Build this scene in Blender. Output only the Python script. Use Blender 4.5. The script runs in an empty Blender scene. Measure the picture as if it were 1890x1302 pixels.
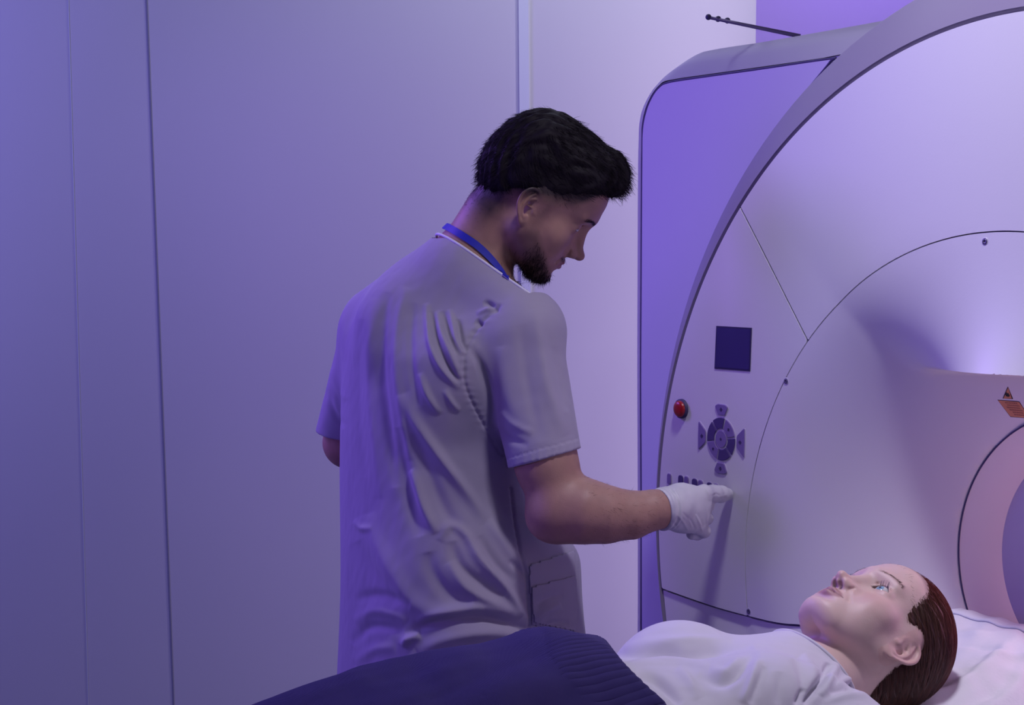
import bpy, bmesh, math, random
import numpy as np
from mathutils import Vector, Matrix, geometry
random.seed(7); rng = np.random.default_rng(7)
SC = bpy.context.scene; COL = SC.collection
# ---------------------------------------------------------------- camera (taken as 1890 x 1302)
FPX = 3300.0
CAM = np.array([0.0, 0.0, 1.66]); PITCH = math.atan(271.0/FPX)
cd = bpy.data.cameras.new('camera'); cam = bpy.data.objects.new('camera', cd); COL.objects.link(cam)
cam.location = CAM.tolist(); cam.rotation_euler = (math.pi/2-PITCH, 0, 0)
cd.sensor_width = 36; cd.lens = FPX/1890*36; cd.clip_start = .05
SC.camera = cam
SC.view_settings.view_transform = 'Standard'; SC.view_settings.look = 'None'
SC.view_settings.gamma = 1; SC.view_settings.use_curve_mapping = False
SC.view_settings.exposure = 0.0
SC.cycles.use_denoising = True
SC.cycles.max_bounces = 6
W = bpy.data.worlds.new('world'); SC.world = W; W.use_nodes = True
W.node_tree.nodes['Background'].inputs[0].default_value = (.20, .19, .42, 1)
W.node_tree.nodes['Background'].inputs[1].default_value = .30
def area(name, loc, aim, size, power, col, sy=None, spread=None):
    l = bpy.data.lights.new(name, 'AREA'); l.shape = 'RECTANGLE'; l.size = size; l.size_y = sy or size
    l.energy = power; l.color = col
    if spread: l.spread = math.radians(spread)
    o = bpy.data.objects.new(name, l); COL.objects.link(o); o.location = loc
    o.rotation_euler = (Vector(aim)-Vector(loc)).to_track_quat('-Z', 'Y').to_euler(); return o
area('key_lamp', (.38, 2.25, 2.88), (.58, 2.6, .9), .18, 6.3, (.88, .83, 1), spread=100)
area('side_key_lamp', (1.6, .9, 2.1), (.1, 2.9, 1.2), .7, 2.8, (1, .90, .97))
area('violet_lamp', (-1.6, 3.85, 2.4), (.4, 3.35, 1.3), .5, 7.6, (.32, .13, 1), spread=105)
area('violet_fill', (-2.2, 2.1, 1.6), (.2, 2.9, 1.1), .8, 2.4, (.30, .13, 1), spread=80)  # added violet fill for the scrub back and scanner front, no known source
area('wall_top_fill', (.35, 4.0, 2.95), (.2, 4.6, 1.5), 1.1, 7.6, (.76, .82, 1), sy=.2)  # added light brightening the back wall from above, its source unseen
area('hidden_wall_fill', (.66, 4.22, 1.3), (-.4, 4.6, 1.3), .10, 4.7, (.87, .70, 1), sy=2.2)  # invented light hidden behind the housing, brightens the lower right wall
area('blue_wall_fill', (-2.6, 3.3, 2.4), (-1.0, 4.6, 1.2), .8, 25, (.30, .26, 1))  # added fill that tints the left part of the wall blue
area('room_fill', (-.5, -.8, 2.9), (0, 3.5, 1.2), 2.2, 1.2, (.35, .32, 1))
area('alcove_lamp', (1.2, 4.95, 2.9), (1.2, 5.7, 1.6), .6, 13, (.38, .22, 1))
pl_ = bpy.data.lights.new('bore_lamp', 'POINT'); pl_.energy = .6; pl_.color = (1, .52, .76); pl_.shadow_soft_size = .04
po_ = bpy.data.objects.new('bore_lamp', pl_); COL.objects.link(po_); po_.location = (.90, 2.55, 1.16)
pl_ = bpy.data.lights.new('bore_inner_lamp', 'POINT'); pl_.energy = .55; pl_.color = (.95, .82, 1); pl_.shadow_soft_size = .03
po_ = bpy.data.objects.new('bore_inner_lamp', pl_); COL.objects.link(po_); po_.location = (1.17, 2.85, 1.13)

# ---------------------------------------------------------------- helpers
def bp(px, py, Y):                       # the point at depth Y along the ray of a photo pixel
    d = ray(px, py); return CAM + d*(Y/d[1])
def ray(px, py):
    dx = (px-945.0)/FPX; dy = (651.0-py)/FPX
    c, s = math.cos(PITCH), math.sin(PITCH)
    return np.array([dx, c+dy*s, -s+dy*c])
def proj(p):
    p = np.asarray(p, float)-CAM; c, s = math.cos(PITCH), math.sin(PITCH)
    f = p[..., 1]*c-p[..., 2]*s; u = p[..., 1]*s+p[..., 2]*c
    return 945+FPX*p[..., 0]/f, 651-FPX*u/f
def mat(name, col, rough=.5, metal=0, spec=.5, bump=None, sss=0, var=None, coat=0, emit=None, sheen=0, attr=None):
    m = bpy.data.materials.new(name); m.use_nodes = True; nt = m.node_tree; b = nt.nodes['Principled BSDF']
    b.inputs['Base Color'].default_value = (*col, 1); b.inputs['Roughness'].default_value = rough
    b.inputs['Metallic'].default_value = metal; b.inputs['Specular IOR Level'].default_value = spec
    if coat: b.inputs['Coat Weight'].default_value = coat; b.inputs['Coat Roughness'].default_value = .15
    if sheen: b.inputs['Sheen Weight'].default_value = sheen
    if sss:
        b.inputs['Subsurface Weight'].default_value = sss; b.inputs['Subsurface Scale'].default_value = .006
        b.inputs['Subsurface Radius'].default_value = (1, .35, .2)
    if emit: b.inputs['Emission Color'].default_value = (*emit[:3], 1); b.inputs['Emission Strength'].default_value = emit[3]
    src = None
    if attr:
        a = nt.nodes.new('ShaderNodeAttribute'); a.attribute_name = attr; src = a.outputs['Color']
    if var or bump:
        tc = nt.nodes.new('ShaderNodeTexCoord')
    if var:                              # (scale, amount)
        n = nt.nodes.new('ShaderNodeTexNoise'); n.inputs['Scale'].default_value = var[0]; n.inputs['Detail'].default_value = 4
        nt.links.new(tc.outputs['Object'], n.inputs['Vector'])
        r = nt.nodes.new('ShaderNodeMapRange'); r.inputs['To Min'].default_value = 1-var[1]; r.inputs['To Max'].default_value = 1+var[1]
        nt.links.new(n.outputs['Fac'], r.inputs['Value'])
        mx = nt.nodes.new('ShaderNodeVectorMath'); mx.operation = 'SCALE'; mx.inputs[0].default_value = col
        if src: nt.links.new(src, mx.inputs[0])
        nt.links.new(r.outputs[0], mx.inputs['Scale']); src = mx.outputs[0]
    if src: nt.links.new(src, b.inputs['Base Color'])
    if bump:                             # (scale, strength, kind)
        if len(bump) > 2 and bump[2] == 'weave':
            t1 = nt.nodes.new('ShaderNodeTexWave'); t1.inputs['Scale'].default_value = bump[0]; t1.bands_direction = bump[3] if len(bump) > 3 else 'Z'
            t1.inputs['Distortion'].default_value = 1.5; t1.inputs['Detail'].default_value = 2; o = t1.outputs['Fac']
        else:
            t1 = nt.nodes.new('ShaderNodeTexNoise'); t1.inputs['Scale'].default_value = bump[0]; t1.inputs['Detail'].default_value = 5; o = t1.outputs['Fac']
        nt.links.new(tc.outputs['Object'], t1.inputs['Vector'])
        bn = nt.nodes.new('ShaderNodeBump'); bn.inputs['Strength'].default_value = bump[1]; bn.inputs['Distance'].default_value = .002
        nt.links.new(o, bn.inputs['Height']); nt.links.new(bn.outputs[0], b.inputs['Normal'])
    return m
def link(name, me, m=None, parent=None, label=None, smooth=True):
    o = bpy.data.objects.new(name, me); COL.objects.link(o)
    if m is not None: me.materials.append(m)
    if smooth: me.shade_smooth()
    if parent is not None: o.parent = parent
    if label: o['label'] = label
    return o
def mesh(verts, faces):
    me = bpy.data.meshes.new('m'); me.from_pydata([tuple(map(float, v)) for v in verts], [], [tuple(int(i) for i in f) for f in faces]); me.update(); return me
def np_mesh(V, Q):
    me = bpy.data.meshes.new('m'); n, k = Q.shape
    me.vertices.add(len(V)); me.vertices.foreach_set('co', np.asarray(V, np.float32).ravel())
    me.loops.add(n*k); me.loops.foreach_set('vertex_index', Q.astype(np.int32).ravel())
    me.polygons.add(n); me.polygons.foreach_set('loop_start', np.arange(0, n*k, k, dtype=np.int32))
    me.polygons.foreach_set('loop_total', np.full(n, k, np.int32)); me.update(calc_edges=True); me.validate(); return me
def empty(name, loc, label, cat, group=None):
    o = bpy.data.objects.new(name, None); COL.objects.link(o); o.location = tuple(map(float, loc)); o.empty_display_size = .05
    o['label'] = label; o['category'] = cat
    if group: o['group'] = group
    bpy.context.view_layer.update()
    return o
def attach(o, parent):                   # world-space mesh under a translated Empty
    o.parent = parent; o.matrix_parent_inverse = Matrix.Translation(-parent.location) if parent.type == 'EMPTY' else Matrix(); return o
def struct(o, label=None):
    o['kind'] = 'structure'; return o
def tube(path, rad, seg=12, cap=True, flat=None):
    """verts, faces of a tube along path (n,3); rad scalar or list; flat=(normal list, thickness ratio) unused"""
    P = np.asarray(path, float); n = len(P); R = np.broadcast_to(np.asarray(rad, float), (n,))
    T = np.gradient(P, axis=0); T /= np.linalg.norm(T, axis=1)[:, None]+1e-12
    up = np.array([0, 0, 1.]) if abs(T[0][2]) < .9 else np.array([1., 0, 0])
    V = []; N = np.cross(T[0], up); N /= np.linalg.norm(N)
    for i in range(n):
        N = N-T[i]*np.dot(N, T[i]); N /= np.linalg.norm(N); B = np.cross(T[i], N)
        for k in range(seg):
            a = 2*math.pi*k/seg; V.append(P[i]+R[i]*(math.cos(a)*N+math.sin(a)*B))
    F = [(i*seg+k, i*seg+(k+1) % seg, (i+1)*seg+(k+1) % seg, (i+1)*seg+k) for i in range(n-1) for k in range(seg)]
    if cap: F += [tuple(range(seg))[::-1], tuple(range((n-1)*seg, n*seg))]
    return V, F
def join(parts):
    V, F = [], []
    for v, f in parts:
        o = len(V); V += [tuple(p) for p in v]; F += [tuple(i+o for i in q) for q in f]
    return V, F
def box_vf(c, s):
    x, y, z = c; a, b, d = s[0]/2, s[1]/2, s[2]/2
    V = [(x+i*a, y+j*b, z+k*d) for i in (-1, 1) for j in (-1, 1) for k in (-1, 1)]
    F = [(0, 1, 3, 2), (4, 6, 7, 5), (0, 4, 5, 1), (2, 3, 7, 6), (0, 2, 6, 4), (1, 5, 7, 3)]
    return V, F
def spline(pts, n=60, closed=False):     # Catmull-Rom resample
    P = np.asarray(pts, float); m = len(P)
    if closed: idx = lambda i: P[i % m]; segs = m
    else: idx = lambda i: P[min(max(i, 0), m-1)]; segs = m-1
    out = []; per = max(2, n//segs)
    for i in range(segs):
        a, b, c, d = idx(i-1), idx(i), idx(i+1), idx(i+2)
        for k in range(per):
            t = k/per; out.append(.5*((2*b)+(-a+c)*t+(2*a-5*b+4*c-d)*t*t+(-a+3*b-3*c+d)*t**3))
    if not closed: out.append(P[-1])
    return np.array(out)
# ---------------------------------------------------------------- implicit surfaces (all numpy)
def v3(*a): return np.array(a, float)
def ell(P, c, r, R=None):
    q = P-np.asarray(c)
    if R is not None: q = q@np.asarray(R)
    r = np.asarray(r, float); k0 = np.linalg.norm(q/r, axis=1); k1 = np.linalg.norm(q/(r*r), axis=1)+1e-9
    return k0*(k0-1)/k1
def cone(P, a, b, ra, rb):
    a = np.asarray(a, float); b = np.asarray(b, float); d = b-a
    t = np.clip(((P-a)@d)/(d@d), 0, 1)
    return np.linalg.norm(P-a-t[:, None]*d, axis=1)-(ra+(rb-ra)*t)
def smin(a, b, k):
    h = np.maximum(k-np.abs(a-b), 0)/k; return np.minimum(a, b)-h*h*k*.25
def smax(a, b, k): return -smin(-a, -b, k)
def chain(P, pts, k=.01):                # pts: list of (x,y,z,r)
    d = None
    for p, q in zip(pts[:-1], pts[1:]):
        e = cone(P, p[:3], q[:3], p[3], q[3]); d = e if d is None else smin(d, e, k)
    return d
def rot(rx=0, ry=0, rz=0):
    return np.array(Matrix.Rotation(math.radians(rz), 3, 'Z')@Matrix.Rotation(math.radians(ry), 3, 'Y')@Matrix.Rotation(math.radians(rx), 3, 'X'))
def gbump(P, c, s):                      # gaussian blob
    q = (P-np.asarray(c))/np.asarray(s); return np.exp(-(q*q).sum(1))
def surfnet(f, lo, hi, h, B=6):
    """naive surface nets over a box, evaluated only near the surface"""
    lo = np.asarray(lo, float); n = np.ceil((np.asarray(hi)-lo)/h/B).astype(int)*B+1
    nb = (n-1)//B
    ci = np.stack(np.meshgrid(*[np.arange(k) for k in nb], indexing='ij'), -1).reshape(-1, 3)
    cc = lo+(ci+.5)*B*h; fc = f(cc).astype(np.float32)
    keep = np.abs(fc) < B*h*.87*1.9+h
    G = np.full(n, 1e3, np.float32)
    G[:-1, :-1, :-1] = np.repeat(np.repeat(np.repeat(np.where(np.abs(fc) < 1e-6, 1e-6, fc).reshape(nb), B, 0), B, 1), B, 2)
    off = np.stack(np.meshgrid(*[np.arange(B+1)]*3, indexing='ij'), -1).reshape(-1, 3)
    need = np.zeros(n, bool)
    for c in ci[keep]:
        s = c*B; need[s[0]:s[0]+B+1, s[1]:s[1]+B+1, s[2]:s[2]+B+1] = True
    I = np.argwhere(need).astype(np.int32); del need
    for a in range(0, len(I), 400000):
        J = I[a:a+400000]; G[J[:, 0], J[:, 1], J[:, 2]] = f(lo+J*h)
    S = G < 0; m = n-1
    del I; cnt = np.zeros(m, np.int8)
    for a in (0, 1):
        for b in (0, 1):
            for c in (0, 1): cnt += S[a:a+m[0], b:b+m[1], c:c+m[2]]
    act = (cnt > 0) & (cnt < 8); C = np.argwhere(act); vid = np.full(m, -1, np.int32); del cnt; vid[act] = np.arange(len(C))
    acc = np.zeros((len(C), 3)); w = np.zeros(len(C))
    cor = [(a, b, c) for a in (0, 1) for b in (0, 1) for c in (0, 1)]
    for i in range(8):
        for j in range(i+1, 8):
            p, q = np.array(cor[i]), np.array(cor[j])
            if np.abs(p-q).sum() != 1: continue
            gp = G[tuple((C+p).T)]; gq = G[tuple((C+q).T)]; x = (gp < 0) != (gq < 0)
            t = np.where(x, gp/np.where(x, gp-gq, 1), 0)
            acc += np.where(x[:, None], p+t[:, None]*(q-p), 0); w += x
    V = lo+(C+acc/w[:, None])*h
    Q = []
    for ax in range(3):
        u, v = (ax+1) % 3, (ax+2) % 3
        sl0 = [slice(None)]*3; sl1 = [slice(None)]*3; sl0[ax] = slice(0, -1); sl1[ax] = slice(1, None)
        X = np.argwhere(S[tuple(sl0)] != S[tuple(sl1)]); X = X[(X[:, u] > 0) & (X[:, v] > 0) & (X[:, u] < m[u]) & (X[:, v] < m[v])]
        eu = np.zeros(3, int); ev = np.zeros(3, int); eu[u] = 1; ev[v] = 1
        q = np.stack([vid[tuple((X-eu-ev).T)], vid[tuple((X-ev).T)], vid[tuple(X.T)], vid[tuple((X-eu).T)]], 1)
        fl = ~S[tuple(X.T)]; q[fl] = q[fl][:, ::-1]; Q.append(q)
    Q = np.concatenate(Q); Q = Q[(Q >= 0).all(1)]
    for _ in range(2):
        g, fv = grad(f, V, h*.5); st = np.clip(fv/np.maximum((g*g).sum(1), .05), -h*.6, h*.6); V = V-g*st[:, None]
    return V, Q
def grad(f, V, e):
    g = np.stack([(f(V+np.eye(3)[i]*e)-f(V-np.eye(3)[i]*e))/(2*e) for i in range(3)], 1); return g, f(V)
def normals(f, V, e=.001):
    g, _ = grad(f, V, e); return g/(np.linalg.norm(g, axis=1)[:, None]+1e-9)
def keep_faces(V, Q, mask):              # drop faces whose every vertex is outside mask
    Q = Q[mask[Q].all(1)]; used = np.unique(Q); m = np.full(len(V), -1); m[used] = np.arange(len(used)); return V[used], m[Q], used
def set_col(me, cols, name='Col'):
    a = me.color_attributes.new(name, 'FLOAT_COLOR', 'POINT')
    c = np.ones((len(me.vertices), 4), np.float32); c[:, :3] = cols; a.data.foreach_set('color', c.ravel())
def seg_dist(P, a, b):                   # 2-D distance to a segment and the parameter
    a = np.asarray(a, float); b = np.asarray(b, float); d = b-a; t = np.clip(((P-a)@d)/(d@d+1e-12), 0, 1)
    return np.linalg.norm(P-a-t[:, None]*d, axis=1), t
def poly_ridge(P, pts, w, taper=True):   # soft ridge along a 2-D polyline, fading to its ends
    pts = np.asarray(pts, float); L = np.r_[0, np.cumsum(np.linalg.norm(np.diff(pts, axis=0), axis=1))]
    best = np.full(len(P), 1e9); s = np.zeros(len(P))
    for i in range(len(pts)-1):
        d, t = seg_dist(P, pts[i], pts[i+1]); m = d < best; best[m] = d[m]; s[m] = (L[i]+t*(L[i+1]-L[i]))[m]
    u = s/L[-1]; e = np.sin(np.clip(u, 0, 1)*math.pi)**.6 if taper else 1
    return np.exp(-(best/w)**2)*e
def sdpoly(P, poly):                     # signed 2-D distance, negative inside
    poly = np.asarray(poly, float); d = np.full(len(P), 1e9); ins = np.zeros(len(P), bool); n = len(poly)
    for i in range(n):
        a, b = poly[i], poly[(i+1) % n]; e, _ = seg_dist(P, a, b); d = np.minimum(d, e)
        c = (a[1] > P[:, 1]) != (b[1] > P[:, 1])
        with np.errstate(divide='ignore', invalid='ignore'): x = (b[0]-a[0])*(P[:, 1]-a[1])/(b[1]-a[1]+1e-15)+a[0]
        ins ^= c & (P[:, 0] < x)
    return np.where(ins, -d, d)
def noise3(P, sc, seed=0):               # cheap smooth noise, -1..1
    r = np.random.default_rng(seed); o = np.zeros(len(P))
    for k in range(14):
        w = r.normal(size=3); w /= np.linalg.norm(w); o += np.sin(P@w*sc*(1+.13*k)+r.uniform(0, 6.28)+1.3*np.sin(P@r.normal(size=3)*sc*.4))
    return o/7

# ---------------------------------------------------------------- materials
M = {}
M['wall'] = mat('wall_paint', (.68, .67, .72), .45, bump=(60, .05), var=(1.2, .03))
M['gap'] = mat('panel_joint', (.26, .26, .38), .7)
M['strip'] = mat('joint_strip', (.72, .76, .84), .4)
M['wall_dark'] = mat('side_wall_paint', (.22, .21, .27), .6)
M['floor'] = mat('vinyl_floor', (.16, .16, .20), .35, var=(8, .05))
M['ceiling'] = mat('ceiling_paint', (.28, .28, .32), .8)
M['shell'] = mat('scanner_shell', (.76, .75, .78), .38, spec=.45, bump=(350, .04))
M['trim'] = mat('scanner_trim', (.33, .30, .40), .42, spec=.4)
M['housing'] = mat('scanner_housing', (.55, .53, .66), .45, spec=.4)
M['seam'] = mat('scanner_seam', (.05, .04, .12), .6)
M['bore'] = mat('bore_lining', (.80, .74, .78), .4)
# ---------------------------------------------------------------- the room
YW = 4.6
def quadstruct(name, pts, m):
    me = mesh(pts, [tuple(range(len(pts)))]); o = link(name, me, m, smooth=False); return struct(o)
xe = bp(1395, 60, YW)[0]
V, F = box_vf(((-3.6+xe)/2, YW+.06, 1.5), (xe+3.6, .12, 3.0)); struct(link('wall_back', mesh(V, F), M['wall'], smooth=False))
V, F = box_vf(((xe+3.2)/2-.2, YW+1.16, 1.5), (3.2-xe+.6, .12, 3.0)); struct(link('wall_alcove', mesh(V, F), M['wall'], smooth=False))
V, F = box_vf((xe-.06, YW+.6, 1.5), (.12, .98, 3.0)); struct(link('wall_return', mesh(V, F), M['wall'], smooth=False))
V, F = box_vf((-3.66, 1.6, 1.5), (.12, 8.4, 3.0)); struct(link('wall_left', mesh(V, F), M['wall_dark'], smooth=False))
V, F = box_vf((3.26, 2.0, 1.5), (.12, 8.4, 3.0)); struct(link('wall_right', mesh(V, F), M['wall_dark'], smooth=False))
V, F = box_vf((-.2, 1.6, -.05), (7.0, 8.4, .1)); struct(link('floor', mesh(V, F), M['floor'], smooth=False))
V, F = box_vf((-.2, 1.6, 3.05), (7.0, 8.4, .1)); struct(link('ceiling', mesh(V, F), M['ceiling'], smooth=False))
def wall_strip(name, pa, pb, wpx, m, th=.004):
    a = bp(*pa, YW-.001); b = bp(*pb, YW-.001); d = (b-a)/(b-a)[2]; a = a-d*(a[2]-2.999); b = b-d*(b[2]-.001)
    h = wpx/FPX*YW/2; V = [(a[0]-h, YW-th, a[2]), (a[0]+h, YW-th, a[2]), (b[0]+h, YW-th, b[2]), (b[0]-h, YW-th, b[2])]
    V += [(x, YW+.01, z) for x, y, z in V]
    o = link(name, mesh(V, [(3, 2, 1, 0), (0, 4, 7, 3), (1, 2, 6, 5), (0, 1, 5, 4), (2, 3, 7, 6)]), m, smooth=False); return struct(o)
wall_strip('trim_1', (270, 0), (320, 1302), 3.2, M['gap'], .0015)
wall_strip('trim_2', (966, 0), (977, 1302), 18, M['strip'], .005)
wall_strip('trim_3', (957.5, 0), (968, 1302), 1.6, M['gap'], .002)
wall_strip('trim_4', (126, 0), (163, 1302), 1.2, M['strip'], .0015)
# ---------------------------------------------------------------- scanner frame: u along its face, w out of it, v up
YAW = math.radians(56)
GN = v3(-math.sin(YAW), -math.cos(YAW), 0); GU = v3(math.cos(YAW), -math.sin(YAW), 0)
_d = ray(1820, 1000); GC = CAM+_d*(2.61/_d[1])
def G(u, v, w): return GC+GU*u+GN*w+v3(0, 0, v)
def GG(A):                               # (n,3) array of u, v, w
    A = np.asarray(A, float); return GC+A[:, :1]*GU+A[:, 2:3]*GN+A[:, 1:2]*v3(0, 0, 1)
def uv(px, py, w=0.0):
    d = ray(px, py); t = ((GC+GN*w-CAM)@GN)/(d@GN); X = CAM+d*t-GC; return X@GU, X[2]
def uvsurf(px, py):                      # on the sculpted face
    w = 0.0
    for _ in range(30):
        u, v = uv(px, py, w); w = .5*w+.5*float(wface(np.array([[u, v]]))[0])
    return uv(px, py, w)
CI, RI = (.035, -.110), .568             # circle seam round the funnel
CO, RO = (.070, -.074), .847             # outer edge of the face
CB, RB, WB = (.050, -.056), .240, -.155  # bore edge, set back
def sstep(x): x = np.clip(x, 0, 1); return x*x*(3-2*x)
VIS = uv(1695, 681, -.02); VISR = uv(1890, 690, -.02)
def wface(P):
    P = np.asarray(P, float); u, v = P[:, 0], P[:, 1]
    r = np.hypot(u-CI[0], v-CI[1]); rb = np.hypot(u-CB[0], v-CB[1])
    s = np.clip((rb-RB)/(RI-RB-.02), 0, 1)
    w = WB*(1-s)**1.7
    # hooded visor above the bore
    hw = np.abs(u-CB[0]); half = abs(VIS[0]-CB[0])
    vl = VIS[1]+(VISR[1]-VIS[1])*np.clip((u-VIS[0])/(VISR[0]-VIS[0]), 0, 2)
    up = (v-vl)
    he = half*1.25+np.maximum(up, 0)*1.1; A = np.clip(1-(hw/he)**2, 0, 1)**1.3; ku = np.clip(1+up/.009, 0, 1); A = A*ku
    w = (1-A)*w+A*(.042*np.exp(-np.maximum(up, 0)/.10)); w = w-.018*np.clip(1-(hw/(half*1.05))**2, 0, 1)*(1-ku)*np.exp(-(np.minimum(up+.009, 0)/.06)**2)
    # gentle doming of the face towards its rim
    ro = np.hypot(u-CO[0], v-CO[1]); w = w-.004*sstep((ro-.5)/(RO-.5))
    return w
# lower seam (u, v)
LS = spline([uv(*p) for p in [(1215, 1088), (1260, 1104), (1320, 1124), (1380, 1140), (1440, 1154), (1490, 1163)]]+[(-.15, -.205), (.05, -.215), (.3, -.20), (.6, -.15), (.9, -.10)], 90)
def lsv(u): return np.interp(u, LS[:, 0], LS[:, 1])
def arc(c, r, a0, a1, n=90): return [(c[0]+r*math.cos(math.radians(a0+(a1-a0)*i/n)), c[1]+r*math.sin(math.radians(a0+(a1-a0)*i/n))) for i in range(n+1)]
def panel(name, outline, m, parent, sp=.012, wf=None, depth=.012, off=0.0, holes=(), label=None, inset=.0012, dense=None):
    """a sculpted cover: constrained Delaunay inside the outline, laid on the face, with a rim turned back"""
    wf = wf or wface; out = np.array(outline)
    # resample outline
    L = np.r_[0, np.cumsum(np.linalg.norm(np.diff(np.r_[out, out[:1]], axis=0), axis=1))]; n = max(12, int(L[-1]/(sp*.6)))
    t = np.linspace(0, L[-1], n, endpoint=False); o2 = np.r_[out, out[:1]]
    keep = [np.interp(t, L, o2[:, 0]), np.interp(t, L, o2[:, 1])]; out = np.stack(keep, 1)
    lo, hi = out.min(0), out.max(0)
    g = np.stack(np.meshgrid(np.arange(lo[0], hi[0], sp), np.arange(lo[1], hi[1], sp)), -1).reshape(-1, 2)
    if dense is not None: g = np.r_[g, dense]
    d = sdpoly(g, out)
    for h in holes: d = np.maximum(d, -sdpoly(g, h))
    g = g[d < -sp*.35]
    pts = [Vector(p) for p in out]; faces = [list(range(len(out)))]; no = len(out); rims = [(0, no)]
    edges = [(i, (i+1) % no) for i in range(no)]
    for h in holes:
        s = len(pts); pts += [Vector(p) for p in h]; edges += [(s+i, s+(i+1) % len(h)) for i in range(len(h))]; rims.append((s, len(h)))
    pts += [Vector(p) for p in g]
    vs, es, fs, *_ = geometry.delaunay_2d_cdt(pts, edges, [], 1 if not holes else 2, 1e-7)
    A = np.array([tuple(p) for p in vs])
    if holes:
        T = [f for f in fs if all(sdpoly(np.array([A[list(f)].mean(0)]), h)[0] > 0 for h in holes) and sdpoly(np.array([A[list(f)].mean(0)]), out)[0] < 0]
    else: T = fs
    w = wf(A)+off; V = GG(np.c_[A, w]).tolist(); F = [tuple(f) for f in T]
    # orientation
    a, b, c = [np.array(V[i]) for i in F[0][:3]]
    if np.cross(b-a, c-a)@GN < 0: F = [f[::-1] for f in F]
    # rim: boundary edges turned back
    ec = {}
    for f in F:
        for i in range(len(f)):
            e = (f[i], f[(i+1) % len(f)]); ec[e] = 1
    bd = [e for e in ec if (e[1], e[0]) not in ec]; mp = {}
    for e in bd:
        for i in e:
            if i not in mp:
                mp[i] = len(V); V.append(tuple(np.array(V[i])-GN*depth))
    F += [(e[1], e[0], mp[e[0]], mp[e[1]]) for e in bd]
    me = mesh(V, F); o = link(name, me, m, label=label)
    mod = o.modifiers.new('e', 'EDGE_SPLIT'); mod.split_angle = math.radians(50)
    return attach(o, parent)
def shrink(poly, d):                     # move an outline inward by d
    P = np.asarray(poly, float); n = len(P); a = np.roll(P, 1, 0); b = np.roll(P, -1, 0); t = b-a; t /= np.linalg.norm(t, axis=1)[:, None]+1e-12
    nn = np.stack([t[:, 1], -t[:, 0]], 1); area2 = np.sum(P[:, 0]*np.roll(P[:, 1], -1)-np.roll(P[:, 0], -1)*P[:, 1])
    return P-nn*d*np.sign(area2)
def plate(name, poly, m, parent, w0, w1=None, wf=None, bev=.0, label=None):
    """a small solid cut from a (u,v) outline, standing from w0 to w1 above the face"""
    P = np.asarray(poly, float); n = len(P); wf = wf or wface; base = wf(P); c = P.mean(0)
    rings = [(P, base+w0)]
    if bev: rings += [(P, base+w1-bev), (shrink(P, bev), base+w1)]
    else: rings += [(P, base+w1)]
    V = np.concatenate([GG(np.c_[p, w]) for p, w in rings]); k = len(rings)
    F = [(i*n+j, i*n+(j+1) % n, (i+1)*n+(j+1) % n, (i+1)*n+j) for i in range(k-1) for j in range(n)]+[tuple(range((k-1)*n, k*n))]
    ar = np.sum(P[:, 0]*np.roll(P[:, 1], -1)-np.roll(P[:, 0], -1)*P[:, 1])
    if ar > 0: F = [f[::-1] for f in F]
    o = link(name, mesh(V, F), m, smooth=False, label=label); return attach(o, parent)

# ---------------------------------------------------------------- the scanner
GR = empty('mri_scanner', G(0, 0, -.5)*v3(1, 1, 0), 'large white scanner gantry with a round sculpted front, bore and control panel', 'mri scanner')
def loft(name, rings, m, parent, closed=True, capf=False, label=None, split=40):
    n = len(rings[0]); V = np.concatenate(rings); k = len(rings); e = n if closed else n-1
    F = [(i*n+j, (i+1)*n+j, (i+1)*n+(j+1) % n, i*n+(j+1) % n) for i in range(k-1) for j in range(e)]
    if capf: F.append(tuple(range(n)))
    o = link(name, mesh(V, F), m, label=label); mod = o.modifiers.new('e', 'EDGE_SPLIT'); mod.split_angle = math.radians(split)
    return attach(o, parent)
# outer silhouette of the ring, on a plane 5 cm behind
e2 = [uv(*p, -.06) for p in [(1700, 0), (1627, 39), (1560, 90), (1505, 138), (1445, 206), (1395, 282), (1347, 359), (1316, 430), (1290, 492), (1266, 565), (1248, 630), (1230, 720), (1219, 800), (1212, 900), (1210, 1000), (1213, 1090)]]
A_ = np.array(e2); c_ = np.linalg.lstsq(np.c_[2*A_, np.ones(len(A_))], (A_**2).sum(1), rcond=None)[0]; CE = (c_[0], c_[1]); RE = math.sqrt(c_[2]+c_[0]**2+c_[1]**2)
print('E2', CE, RE)
NR = 180; an = [2*math.pi*i/NR for i in range(NR)]
def ringpts(c, r, w, flat=None):
    P = np.array([(c[0]+r*math.cos(a), c[1]+r*math.sin(a)) for a in an]); 
    P[:, 1] = np.maximum(P[:, 1], -GC[2]+.04)
    ww = w(P) if callable(w) else np.full(len(P), w)
    return GG(np.c_[P, ww])
edge_w = lambda P: wface(P)
r0 = ringpts(CO, RO-.004, lambda P: wface(P)-.014); r1 = ringpts(CO, RO, lambda P: wface(P)-.004); r2 = ringpts(CO, RO+.005, lambda P: wface(P)+.001)
r3 = ringpts(CE, RE-.004, -.058); r4 = ringpts(CE, RE, -.062); r5 = ringpts(CE, RE, -.24)
M['ring'] = mat('ring_trim', (.22, .19, .29), .42, spec=.4)
loft('front_ring', [r0, r1, r2, r3, r4, r5], M['ring'], GR, label='grey curved ring round the scanner front')
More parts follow.
